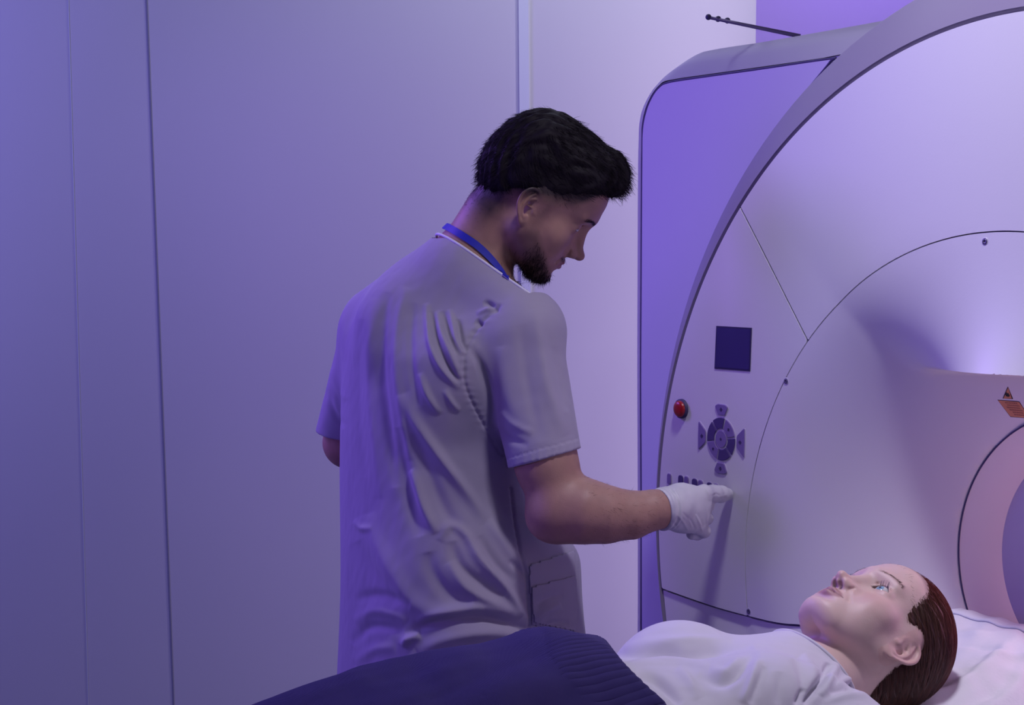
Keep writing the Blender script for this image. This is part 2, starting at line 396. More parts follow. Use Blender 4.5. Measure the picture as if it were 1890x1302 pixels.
# dark recess behind the covers
rr = [ringpts(CO, r, (lambda P: wface(P)-.011)) for r in np.linspace(RO, RI, 8)]
loft('backing_disc', rr+[ringpts((CI[0]*(1-t)+CB[0]*t, CI[1]*(1-t)+CB[1]*t), RI+(RB+.0-RI)*t, lambda P: wface(P)-.011-.09*np.exp(-((P[:, 1]-VIS[1])/.07)**2)*(np.abs(P[:, 0]-CB[0]) < .3)) for t in np.linspace(.05, 1, 10)], M['seam'], GR)
g = .0010
# seam between control panel cover and upper cover
ds0 = uv(1362, 384); ds1 = uv(1484, 622)
an_ = lambda c, p: math.degrees(math.atan2(p[1]-c[1], p[0]-c[0])) % 360
a_top_o = an_(CO, ds0); a_top_i = an_(CI, ds1)
lo_o = uv(1214, 1088); lo_i = uv(1376, 1138)
a_lo_o = an_(CO, lo_o); a_lo_i = an_(CI, lo_i)
def lsline(u0, u1, n=60, dv=0.0): return [(u, float(lsv(u))+dv) for u in np.linspace(u0, u1, n)]
def oncirc(c, r, u, sgn=-1): return (u, c[1]+sgn*math.sqrt(max(r*r-(u-c[0])**2, 0)))
ctrl = arc(CO, RO-g*1.5, a_top_o, a_lo_o)+lsline(lo_o[0]+.004, lo_i[0]-.002, 40, .0025)[1:-1]+arc(CI, RI+g, a_lo_i, a_top_i)
CP = panel('control_panel', ctrl, M['shell'], GR, label='left cover carrying the screen and round button pad')
aR = (an_(CO, (CO[0]+RO*.985, float(lsv(.9))+.004)))
aRi = an_(CI, (CI[0]+RI*.995, float(lsv(.6))+.004))
upc = arc(CO, RO-g*1.5, a_top_o-.22, aR-360 if aR > 180 else aR, 140)[::1]+arc(CI, RI+g, (aRi-360 if aRi > 180 else aRi), a_top_i-.3, 140)
panel('upper_cover', upc, M['shell'], GR, .016)
cen = arc(CI, RI-g, a_lo_i, (aRi-360 if aRi > 180 else aRi), 200)+lsline(CI[0]+RI*.98, lo_i[0]+.003, 80, .0025)
borec = arc(CB, RB+.001, 0, 356, 88)
# the bore reaches below the lower seam: cut it out of both covers
def clip_hole(circ, top):
    return circ
th = np.linspace(math.radians(-30), math.radians(210), 120)
bc = [(CB[0]+RB*math.cos(t), CB[1]+RB*math.sin(t)) for t in th]
vs_ = lambda p: float(lsv(p[0]))+.0025
bup = [p for p in [(CB[0]+RB*math.cos(t), CB[1]+RB*math.sin(t)) for t in np.linspace(-math.pi/2, 1.5*math.pi, 240)] if p[1] > vs_(p)]
iu0 = bup[-1][0]; iu1 = bup[0][0]
cen = arc(CI, RI-g, a_lo_i, (aRi-360 if aRi > 180 else aRi), 220)+lsline(CI[0]+RI*.98, iu1+.002, 40, .0025)+bup+lsline(iu0-.002, lo_i[0]+.003, 40, .0025)
vl_pts = np.array([(u, VIS[1]+(VISR[1]-VIS[1])*np.clip((u-VIS[0])/(VISR[0]-VIS[0]), 0, 2)+dv) for u in np.arange(VIS[0], VIS[0]+2*(CB[0]-VIS[0]), .006) for dv in (-.014, -.011, -.008, -.004, -.001, .002, .006)])
panel('funnel_cover', cen, M['shell'], GR, .012, dense=vl_pts, label='concave centre cover with a hooded visor over the bore')
# lower cover: below the seam
def wlow(P):
    w = wface(P); P = np.asarray(P); dv = np.clip(lsv(P[:, 0])-P[:, 1], 0, 1)
    k = sstep((P[:, 0]+.75)/.6)
    far = np.clip(1-dv/.10, 0, 1); ww_ = np.where(np.hypot(P[:, 0]-CI[0], P[:, 1]-CI[1]) < RI, w, -.004)
    return ww_*far-.004+.045*sstep(dv/.15)*k
lowo = [p for p in arc(CO, RO-g*1.5, 180, 360, 160) if p[1] < float(lsv(p[0]))-.003 and p[1] > -GC[2]+.12]
left_v = [p for p in lowo if p[0] < 0]; right_v = [p for p in lowo if p[0] > 0]
dnb = [p for p in [(CB[0]+(RB)*math.cos(t), CB[1]+(RB)*math.sin(t)) for t in np.linspace(-math.pi, 0, 120)] if p[1] < float(lsv(p[0]))-.003]
low = lsline(lo_o[0]+.003, iu0-.002, 50, -.002)+dnb+lsline(iu1+.004, CO[0]+RO*.96, 50, -.002)+right_v[::-1]+[(right_v[0][0], -GC[2]+.1), (left_v[-1][0], -GC[2]+.1)]+left_v[::-1]
panel('lower_cover', low, M['shell'], GR, .014, wf=wlow)
# bore tunnel
tun = [ringpts(CB, RB-.0008-.090*t, WB-.080*t-.07*t**3) for t in np.linspace(0, 1, 16)]+[ringpts(CB, RB-.092, w) for w in (WB-.2, WB-.3, WB-.6, WB-.75)]
bo = loft('bore_tunnel', tun, M['bore'], GR)
ringpath = [G(CB[0]+RB*math.cos(a), CB[1]+RB*math.sin(a), WB+.001) for a in an]+[G(CB[0]+RB, CB[1], WB+.001)]
V, F = tube(ringpath, .0013, 8, cap=False); attach(link('bore_edge', mesh(V, F), M['seam']), GR)
# rear housing: squared cabinet behind the ring
WH = -.20
hp = [(1183, 1302), (1182, 1100), (1182, 900), (1181, 700), (1182, 500), (1183, 300), (1184, 240), (1190, 205), (1201, 178), (1216, 158), (1234, 148), (1300, 138), (1400, 124), (1533, 105)]
fr = [uv(*p, WH) for p in hp]
so = [(1182, 1302), (1181, 1100), (1180.5, 900), (1180, 700), (1180, 500), (1181, 300), (1183, 235), (1189, 200), (1200, 176), (1222, 146), (1258, 118), (1290, 99), (1320, 91), (1400, 79), (1475, 66), (1560, 51), (1627, 39)]
WH2 = -.26
sl = [uv(*p, WH2) for p in so]
f1 = spline(fr[1:], 140); 
def ext(poly, w, dvtop):
    """close a left+top outline to a full one: down to the floor, right side beyond the frame"""
    P = [(poly[0][0], -GC[2]+.05)]+[tuple(p) for p in poly]
    e = P[-1]; P += [(e[0]+.3, e[1]+.03), (.95, e[1]-.05), (1.0, e[1]-.25), (1.0, -GC[2]+.05)]; return P
def resamp(P, n):
    P = np.asarray(P, float); L = np.r_[0, np.cumsum(np.linalg.norm(np.diff(P, axis=0), axis=1))]; t = np.linspace(0, L[-1], n)
    return np.stack([np.interp(t, L, P[:, 0]), np.interp(t, L, P[:, 1])], 1)
def pair(pa, pb, wa, wb, n):             # matched resampling through index parameter
    pa = resamp(pa, n); pb = resamp(pb, n); return GG(np.c_[pa, np.full(n, wa)]), GG(np.c_[pb, np.full(n, wb)])
front_full = ext([tuple(p) for p in f1], WH, 0)
sil = spline(sl[1:], 170); sil_full = ext([tuple(p) for p in sil], WH2, 0)
# bevelled frame: match points by corner sections
def section(P, k0, k1, n): return resamp(P[k0:k1+1], n)
iA = int(np.argmin(np.abs(np.array(front_full)[:, 1]-uv(1184, 240, WH)[1])+10*(np.array(front_full)[:, 0] > uv(1300, 138, WH)[0])))
iB = int(np.argmin([math.hypot(p[0]-uv(1234, 148, WH)[0], p[1]-uv(1234, 148, WH)[1]) for p in front_full]))
jA = int(np.argmin(np.abs(np.array(sil_full)[:, 1]-uv(1183, 235, WH2)[1])+10*(np.array(sil_full)[:, 0] > uv(1290, 99, WH2)[0])))
jB = int(np.argmin([math.hypot(p[0]-uv(1300, 95, WH2)[0], p[1]-uv(1300, 95, WH2)[1]) for p in sil_full]))
FA = np.concatenate([section(front_full, 0, iA, 30), section(front_full, iA, iB, 40)[1:], section(front_full, iB, len(front_full)-1, 80)[1:]])
SB = np.concatenate([section(sil_full, 0, jA, 30), section(sil_full, jA, jB, 40)[1:], section(sil_full, jB, len(sil_full)-1, 80)[1:]])
ww = np.full(len(FA), WH)
ra = GG(np.c_[FA, ww]); rm = GG(np.c_[FA*.5+SB*.5, ww*.5+WH2*.5+.006]); rb = GG(np.c_[SB, np.full(len(SB), WH2)]); rc = GG(np.c_[SB, np.full(len(SB), -.95)])
loft('housing_frame', [ra, rm, rb, rc], M['trim'], GR, closed=True, label='grey bevelled frame of the squared rear housing')
# the housing face behind the ring
plate_w = lambda P: np.zeros(len(P))
ff = panel('housing_face', shrink(FA, .0006), M['housing'], GR, .05, wf=lambda P: np.full(len(P), WH), depth=.01, off=-.004)
# inset side panel with its dark line
ip = [(1186, 1302), (1185, 1100), (1185, 900), (1184, 700), (1185, 500), (1186, 300), (1187, 242), (1193, 208), (1203, 182), (1217, 162), (1236, 152), (1300, 142), (1400, 128), (1531, 109), (1533, 114), (1500, 155), (1450, 215), (1400, 290)]
ipu = [uv(*p, WH) for p in ip]; sp_ = spline(ipu, 160)
sidep = [(sp_[0][0], -GC[2]+.12)]+[tuple(p) for p in sp_]+[(sp_[-1][0]+.02, sp_[-1][1]-.3), (sp_[-1][0]+.05, -GC[2]+.12)]
panel('side_panel', sidep, M['housing'], GR, .03, wf=lambda P: np.full(len(P), WH), depth=.006, off=.002)
lp = GG(np.c_[np.array(sidep), np.full(len(sidep), WH+.0005)])
V, F = tube(np.r_[lp, lp[:1]], .0024, 8, cap=False); attach(link('panel_seam', mesh(V, F), M['line'] if 'line' in M else M['seam']), GR)
# ---- screen
M['screen'] = mat('screen_glass', (.045, .03, .16), .12, spec=.6)
M['bezel'] = mat('screen_bezel', (.03, .02, .09), .4)
def quad(pxs): return [uv(*p) for p in pxs]
def rpoly(P, r=.002, n=4):               # round the corners of a (u,v) outline
    P = np.asarray(P, float); out = []; m = len(P)
    for i in range(m):
        a, b, c = P[i-1], P[i], P[(i+1) % m]; d1 = (a-b)/np.linalg.norm(a-b); d2 = (c-b)/np.linalg.norm(c-b)
        rr = min(r, .45*np.linalg.norm(a-b), .45*np.linalg.norm(c-b))
        for k in range(n+1):
            t = k/n; out.append((1-t)**2*(b+d1*rr)+2*t*(1-t)*b+t*t*(b+d2*rr))
    return np.array(out)
sq = quad([(1320, 602), (1386, 605.5), (1383.5, 686), (1317, 681)])
scr = plate('screen', sq, M['bezel'], GR, -.004, .0012, label='dark square display in the control panel')
P0 = shrink(sq, .0015); gl = plate('screen_glass', shrink(sq, .004), M['screen'], GR, 0, .0016); gl.parent = scr; gl.matrix_parent_inverse = Matrix()
# ---- emergency button
M['red'] = mat('red_plastic', (.34, .006, .012), .3, spec=.6)
def dome(name, c, r, h, m, parent, w0=0, seg=28, prof=None):
    prof = prof or [(1, 0), (1, .45), (.93, .75), (.75, .92), (.45, 1), (.001, 1.02)]
    b = float(wface(np.array([c]))[0])+w0
    V = [tuple(G(c[0]+r*a*math.cos(2*math.pi*k/seg), c[1]+r*a*math.sin(2*math.pi*k/seg), b+h*z)) for a, z in prof for k in range(seg)]
    F = [(i*seg+k, (i+1)*seg+k, (i+1)*seg+(k+1) % seg, i*seg+(k+1) % seg)[::-1] for i in range(len(prof)-1) for k in range(seg)]
    return attach(link(name, mesh(V, F), m), parent)
ec = uv(1256, 755)
e_ = dome('emergency_button', ec, .0150, .012, M['red'], GR); e_['label'] = 'red mushroom stop button'
k_ = dome('button_collar', ec, .0175, .007, M['seam'], e_, w0=-.001, prof=[(1.02, 0), (1, .8), (.8, 1)])
k_.parent = e_; k_.matrix_parent_inverse = Matrix()
# ---- round pad
M['key'] = mat('key_violet', (.23, .16, .40), .35); M['keydark'] = mat('key_dark', (.075, .045, .19), .35)
M['lip'] = mat('key_lip', (.62, .58, .72), .3); M['icon'] = mat('key_icon', (.05, .03, .12), .5)
pc = np.array(uv(1330, 811)); sc_ = np.array(uv(1330, 745)) ; R3 = abs(uv(1330, 771.5)[1]-pc[1]); R1 = R3*.40; R2 = R3*.47; R4 = R3*1.12; R5 = R3*1.62
def sector(c, ra, rb, a0, a1, n=10):
    return [(c[0]+rb*math.cos(math.radians(a0+(a1-a0)*i/n)), c[1]+rb*math.sin(math.radians(a0+(a1-a0)*i/n))) for i in range(n+1)]+[(c[0]+ra*math.cos(math.radians(a1+(a0-a1)*i/n)), c[1]+ra*math.sin(math.radians(a1+(a0-a1)*i/n))) for i in range(n+1)]
def key(poly, m, icon=None):
    lipo = plate('button', shrink(poly, -.0012), M['lip'], GR, -.002, .0006)
    k = plate('key_cap', poly, m, lipo, -.001, .0022, bev=.0006); k.parent = lipo; k.matrix_parent_inverse = Matrix()
    if icon is not None:
        ic = plate('key_symbol', icon, M['icon'], lipo, .001, .0026); ic.parent = lipo; ic.matrix_parent_inverse = Matrix()
    return lipo
def arrow(c, s, a):
    P = np.array([(-.5, -.35), (0, -.35), (0, -.8), (.8, 0), (0, .8), (0, .35), (-.5, .35)])*s; r = math.radians(a)
    return [(c[0]+x*math.cos(r)-y*math.sin(r), c[1]+x*math.sin(r)+y*math.cos(r)) for x, y in P]
pol = lambda r, a: (pc[0]+r*math.cos(math.radians(a)), pc[1]+r*math.sin(math.radians(a)))
segs = [(76, 128, 'keydark'), (12, 72, 'key'), (-42, 8, 'keydark'), (-104, -46, 'keydark'), (-166, -106, 'key'), (132, 192, 'keydark')]
for a0, a1, mk in segs:
    mid = (a0+a1)/2; key(sector(pc, R2+.001, R3, a0+1, a1-1), M[mk], arrow(pol((R2+R3)/2, mid), .0045, mid) if mk == 'key' else None)
key(sector(pc, 0.0001, R1, 0, 359, 30)[:31], M['key'], arrow(pc, .004, 0))
for a in (90, 0, -90, 180):
    h = 23 if a in (90, -90) else 30
    P = sector(pc, R4, R5, a-h, a+h)
    if a in (90, -90):                   # cut the sides inwards like fan blades
        s = 1 if a == 90 else -1; P = [(pc[0]-.0175, pc[1]+s*(R5-.004)), (pc[0]-.010, pc[1]+s*R5), (pc[0]+.010, pc[1]+s*R5), (pc[0]+.0175, pc[1]+s*(R5-.004)), (pc[0]+.0095, pc[1]+s*R4), (pc[0]-.0095, pc[1]+s*R4)]
        P = rpoly(P if s < 0 else P[::-1], .003)
    else:
        s = 1 if a == 0 else -1; P = [(pc[0]+s*R4, pc[1]-.010), (pc[0]+s*(R4+.020), pc[1]-.026), (pc[0]+s*R5*1.03, pc[1]), (pc[0]+s*(R4+.020), pc[1]+.026), (pc[0]+s*R4, pc[1]+.010)]
        P = rpoly(P if s > 0 else P[::-1], .004)
    key(P, M['key'], arrow(pol((R4+R5)/2, a), .0055, a))
# row of keys half covered by the pointing hand
for x, y, w_, h_, mk, sh in [(1233, 884, 7, 20, 'key', 0), (1254.5, 889, 9, 24, 'keydark', -1), (1265, 890, 8, 22, 'key', 1), (1280.5, 895, 10, 24, 'keydark', -1), (1291.5, 897, 9, 22, 'key', 1), (1308.5, 901, 10, 22, 'keydark', -1), (1320.5, 903, 9, 21, 'key', 1)]:
    P = quad([(x-w_/2, y-h_/2), (x+w_/2, y-h_/2+w_*.25), (x+w_/2, y+h_/2+w_*.25), (x-w_/2, y+h_/2)])
    P = rpoly(P, .007 if sh else .009, 5)[::1]; key(P, M[mk])
# screws
M['screw'] = mat('screw_steel', (.16, .14, .24), .35, metal=.6)
for p in [(1818, 446), (1451, 704), (1382, 1129)]:
    c = uvsurf(*p); s_ = dome('screw', c, .0062, .0012, M['lip'], GR, w0=-.0008, prof=[(1, 0), (.95, 1), (.75, 1.05), (.65, .6)])
    q = dome('screw_head', c, .0042, .0014, M['screw'], s_, prof=[(1, 0), (1, .8), (.4, .9), (.38, .1), (.001, .1)]); q.parent = s_; q.matrix_parent_inverse = Matrix()
# laser warning labels
M['label'] = mat('label_orange', (.62, .27, .14), .5, var=(60, .15)); M['black'] = mat('black_ink', (.012, .010, .02), .5); M['ink'] = mat('brown_ink', (.33, .13, .09), .6)
def onface(ps): return [uvsurf(*p) for p in ps]
def sticker(name, px, m, ins, border, label=None):
    P = np.array(onface(px)); b = plate(name, P, border, GR, -.001, .0006, label=label)
    f = plate('label_face', shrink(P, ins), m, b, 0, .0009); f.parent = b; f.matrix_parent_inverse = Matrix(); return b, P
tri, TP = sticker('warning_triangle', [(1860.5, 714), (1870, 737), (1851, 736)], M['label'], .0016, M['black'], 'orange and black triangular laser symbol')
tc_ = np.array(uvsurf(1860.2, 729)); 
st = [(tc_[0]+(.0042 if k % 2 == 0 else .0026)*math.cos(math.pi*k/8), tc_[1]+(.0042 if k % 2 == 0 else .0026)*math.sin(math.pi*k/8)) for k in range(16)]
f = plate('sun_symbol', st, M['black'], tri, 0, .0013); f.parent = tri; f.matrix_parent_inverse = Matrix()
lab, LP = sticker('warning_label', [(1841.5, 738.5), (1881.5, 741.5), (1903, 773), (1865.5, 770)], M['label'], .0010, M['black'], 'orange slanted laser warning text label')
a, b, c, d = LP
for i, (t, s0, s1) in enumerate([(.13, .28, .9), (.27, .30, .88), (.41, .2, .82), (.55, .25, .92), (.69, .32, .86), (.83, .3, .8)]):
    l0 = a+(d-a)*t; l1 = b+(c-b)*t; n_ = (d-a)/np.linalg.norm(d-a)*.0011
    x = s0
    while x < s1-.04:
        wd = random.uniform(.05, .12); p0 = l0+(l1-l0)*x; p1 = l0+(l1-l0)*min(x+wd, s1)
        q = plate('text_line', [p0-n_, p0+n_, p1+n_, p1-n_], M['ink'], lab, .0006, .0013); q.parent = lab; q.matrix_parent_inverse = Matrix(); x += wd+.025
# signal rod on top of the housing
M['rod'] = mat('rod_metal', (.20, .16, .32), .35, metal=.3)
dr = G(*uv(1476, 66, -.34), -.34)[1]
pA = bp(1302, 31, dr+.02); pB = bp(1477, 67, dr)
V, F = tube([pA, pA+(pB-pA)*.03, pB], [.001, .0032, .0042], 10)
rod = attach(link('signal_rod', mesh(V, F), M['rod'], label='thin tilted rod with three small beads on the scanner top'), GR)
V, F = tube([pB, pB+v3(.0, .0, -.03)], [.006, .005], 10); fo = attach(link('rod_foot', mesh(V, F), M['seam']), GR)
for x, y in [(1307.5, 31.5), (1325.5, 35), (1342.5, 38)]:
    c = bp(x, y, dr+.02); bm = bmesh.new(); bmesh.ops.create_uvsphere(bm, u_segments=20, v_segments=12, radius=.0058, matrix=Matrix.Translation(c.tolist())); me = bpy.data.meshes.new('m'); bm.to_mesh(me)
    k = link('bead', me, M['seam']); attach(k, GR); k.parent = rod; k.matrix_parent_inverse = Matrix()

# ---------------------------------------------------------------- patient table, in the scanner's frame: T(u, w, z) with z above the floor
GF = GC*v3(1, 1, 0)
def TT(A): A = np.asarray(A, float); return GF+A[:, :1]*GU+A[:, 1:2]*GN+A[:, 2:3]*UPV
UPV = v3(0, 0, 1)
def toT(P): q = P-GF; return np.stack([q@GU, q@GN, q[:, 2]], 1)
M['table'] = mat('table_shell', (.66, .65, .70), .4); M['pad'] = mat('table_pad', (.35, .34, .44), .6)
M['paper'] = mat('paper_cover', (.70, .70, .76), .75, bump=(160, .25)); M['cradle'] = mat('headrest_shell', (.60, .60, .68), .45)
TB = empty('patient_table', TT([(0, 1.0, 0)])[0], 'long padded scanner table the lying person rests on', 'patient table')
def tprism(name, prof, w0, w1, m, parent, bevel=.0):
    """profile in (u, z) swept along w"""
    P = np.array(prof); n = len(P); V = np.concatenate([TT(np.c_[P[:, 0], np.full(n, w), P[:, 1]]) for w in (w0, w1)])
    F = [(i, (i+1) % n, n+(i+1) % n, n+i) for i in range(n)]+[tuple(range(n))[::-1], tuple(range(n, 2*n))]
    o = link(name, mesh(V, F), m, smooth=False)
    if bevel: b = o.modifiers.new('b', 'BEVEL'); b.width = bevel; b.segments = 3
    return attach(o, parent)
tprism('tabletop', [(-.24, .875), (-.25, .84), (-.20, .80), (.20, .80), (.25, .84), (.24, .875)], .07, 2.15, M['table'], TB, .006)
tprism('pad', [(-.225, .905), (-.23, .875), (.23, .875), (.225, .905), (.12, .895), (-.12, .895)], .30, 2.12, M['pad'], TB, .006)
tprism('pedestal', [(-.17, .80), (-.19, .04), (.19, .04), (.17, .80)], .55, 1.7, M['table'], TB, .02)
tprism('base_plate', [(-.24, .04), (-.26, 0), (.26, 0), (.24, .04)], .40, 1.85, M['table'], TB, .006)
tprism('cradle', [(-.145, .985), (-.16, .94), (-.12, .895), (.0, .878), (.12, .895), (.16, .94), (.15, .955), (.11, .915), (0, .897), (-.11, .915)], -.115, .36, M['cradle'], TB, .003)
# ---- pillow under a paper cover
PIL = empty('pillow', TT([(0, .1, .90)])[0], 'white paper covered pillow under the lying person\'s head', 'pillow')
def pil_z(u, w):
    z = 1.022-.20*np.clip(w+.1, 0, 1)
    z -= .020*np.exp(-((u+.04)/.10)**2-((w-.16)/.11)**2)
    uc = .028-.10*np.clip(-w, 0, 1)+.14*np.clip(w, 0, 1)
    z -= .100*sstep((u-uc)/.20)
    P = np.stack([u, w], 1)
    z += .0035*noise3(np.stack([u, w, 0*u], 1)*v3(1, .8, 1), 70, 41)*1.0
    for pts, wd, h in [([(.00, .26), (.03, .18), (.045, .09), (.03, .0), (.0, -.05)], .012, .008), ([(.05, .27), (.075, .17), (.085, .08), (.07, .0)], .014, -.007), ([(.09, .26), (.11, .15), (.10, .05), (.05, -.06)], .012, .006),
                       ([(-.10, -.02), (-.05, -.04), (.0, -.085)], .010, .005), ([(.02, .02), (.06, -.03), (.12, -.06)], .009, .006), ([(-.06, .0), (.0, -.015), (.03, -.01)], .008, -.004), ([(.10, .0), (.13, .06), (.15, .14)], .01, .005)]:
        z += poly_ridge(P, pts, wd)*h
    e = np.minimum(np.minimum(w+.113, .345-w), np.minimum(u+.172, .172-u)); z -= .035*(1-np.clip(e/.022, 0, 1))**2
    return z
gu, gw = np.meshgrid(np.linspace(-.172, .172, 130), np.linspace(-.113, .345, 170)); zz = pil_z(gu.ravel(), gw.ravel())
top_ = TT(np.c_[gu.ravel(), gw.ravel(), zz]); nu, nw = 130, 170
bot = TT(np.c_[gu.ravel(), gw.ravel(), np.maximum(.8975+.55*np.clip(np.abs(gu.ravel())-.03, 0, 1)**1.5+0*zz, .0)+.003]); bz = np.minimum(bot[:, 2], top_[:, 2]-.004); bot[:, 2] = bz
idx = np.arange(nu*nw).reshape(nw, nu); q = np.stack([idx[:-1, :-1], idx[:-1, 1:], idx[1:, 1:], idx[1:, :-1]], -1).reshape(-1, 4)
rim = np.r_[idx[0, :], idx[1:, -1], idx[-1, -2::-1], idx[-2:0:-1, 0]]; rq = np.stack([rim, np.roll(rim, -1), np.roll(rim, -1)+nu*nw, rim+nu*nw], 1)
Qp = np.concatenate([q[:, ::-1], q+nu*nw, rq]); attach(link('paper_cover', np_mesh(np.r_[top_, bot], Qp), M['paper']), PIL)
# folded edge strip of the cover along its far end
strip = [];
for s in np.linspace(-.172, .172, 60): strip.append((s, -.113, 0))
strip = np.array(strip); zs = pil_z(strip[:, 0], np.full(60, -.085)); V = []
for i in range(60):
    for w_, dz in ((-.124, -.006), (-.118, .0025), (-.085, .0035), (-.083, .0010)): V.append(TT([(strip[i, 0], w_, zs[i]+dz)])[0])
F = [(i*4+k, i*4+k+1, (i+1)*4+k+1, (i+1)*4+k) for i in range(59) for k in range(3)]
o = link('folded_edge', mesh(V, F), M['paper']); md = o.modifiers.new('s', 'SOLIDIFY'); md.thickness = .002; attach(o, PIL)

# ---------------------------------------------------------------- heads: x to the person's right, y forward, z up, origin between the ears
EAR_OUT = [(.003, .004), (.0045, .013), (.003, .024), (-.002, .032), (-.010, .0365), (-.019, .035), (-.026, .028), (-.030, .018), (-.0295, .006), (-.025, -.005), (-.019, -.014), (-.013, -.024), (-.007, -.0285), (0, -.0275), (.003, -.021), (.003, -.012)]
def ear_sdf(Q, x0, flare=.42, tilt=12, s=1.0, dy=-.004, dz=-.002):
    """Q has |x|; returns the ear volume"""
    a = (Q[:, 1]-dy)/s; b = (Q[:, 2]-dz)/s; t = math.radians(tilt); a, b = a*math.cos(t)+b*math.sin(t), -a*math.sin(t)+b*math.cos(t)
    near = (np.abs(a+.012) < .06) & (np.abs(b) < .07) & (np.abs(Q[:, 0]-x0) < .05)
    d = np.full(len(Q), .05); d[~near] = np.maximum(np.sqrt((a[~near]+.012)**2+b[~near]**2+(Q[~near, 0]-x0)**2)-.045, .004)
    if not near.any(): return d
    a = a[near]; b = b[near]; xx = (Q[near, 0]-x0)/s
    xs = np.clip(-a, -.004, .04)*flare+.002
    P = np.stack([xx-xs, a, b], 1); ab = P[:, 1:]
    sd = sdpoly(ab, EAR_OUT)
    plate_ = smax(np.abs(P[:, 0])-.0016, sd+.001, .003)
    O = spline([(.002, -.001), (.001, .003), (.0045, .013), (.0025, .024), (-.003, .0315), (-.010, .0350), (-.0185, .0335), (-.025, .027), (-.0285, .018), (-.028, .006), (-.0235, -.005), (-.018, -.014), (-.0125, -.022)], 48)
    hx = np.full(len(ab), 1e3)
    for i in range(len(O)-1):
        e, t_ = seg_dist(ab, O[i], O[i+1]); hx = np.minimum(hx, e)
    hel = np.sqrt(hx**2+(P[:, 0]-.0024)**2)-.0031
    A = spline([(-.0105, -.014), (-.0165, -.007), (-.019, .003), (-.0175, .013), (-.0145, .020), (-.0105, .027)], 24); A2 = [(-.0165, .014), (-.010, .019), (-.003, .021)]
    ah = np.full(len(ab), 1e3)
    for S_ in (A, A2):
        for i in range(len(S_)-1):
            e, t_ = seg_dist(ab, S_[i], S_[i+1]); ah = np.minimum(ah, e)
    ant = np.sqrt(ah**2+(P[:, 0]-.0018)**2)-.0025
    lobe = ell(P, (.0005, -.0065, -.0205), (.0045, .0085, .0085))
    tra = ell(P, (.0018, .0035, -.0015), (.0032, .0038, .0062)); atr = ell(P, (.0012, -.0085, -.0125), (.003, .004, .0035))
    base = ell(P, (-.0125, -.004, .002), (.0105, .012, .022))
    crus = cone(P, (.0005, .001, .005), (-.0005, -.012, .006), .0022, .0012)
    o = smin(plate_, base, .006); con = ell(P, (.0010, -.0080, -.001), (.0105, .0078, .0100)); o = smax(o, -con, .003)
    con2 = ell(P, (.0022, -.0065, .0125), (.0052, .0085, .0048)); o = smax(o, -con2, .003)
    back = np.maximum(np.abs(P[:, 0]+.0085)-.0012, sd+.012); o = np.minimum(o, np.maximum(back, .0008))
    o = smin(o, hel, .0014); o = smin(o, ant, .0018); o = smin(o, lobe, .004); o = smin(o, tra, .003); o = smin(o, atr, .003); o = smin(o, crus, .002)
    d[near] = o*s
    return d
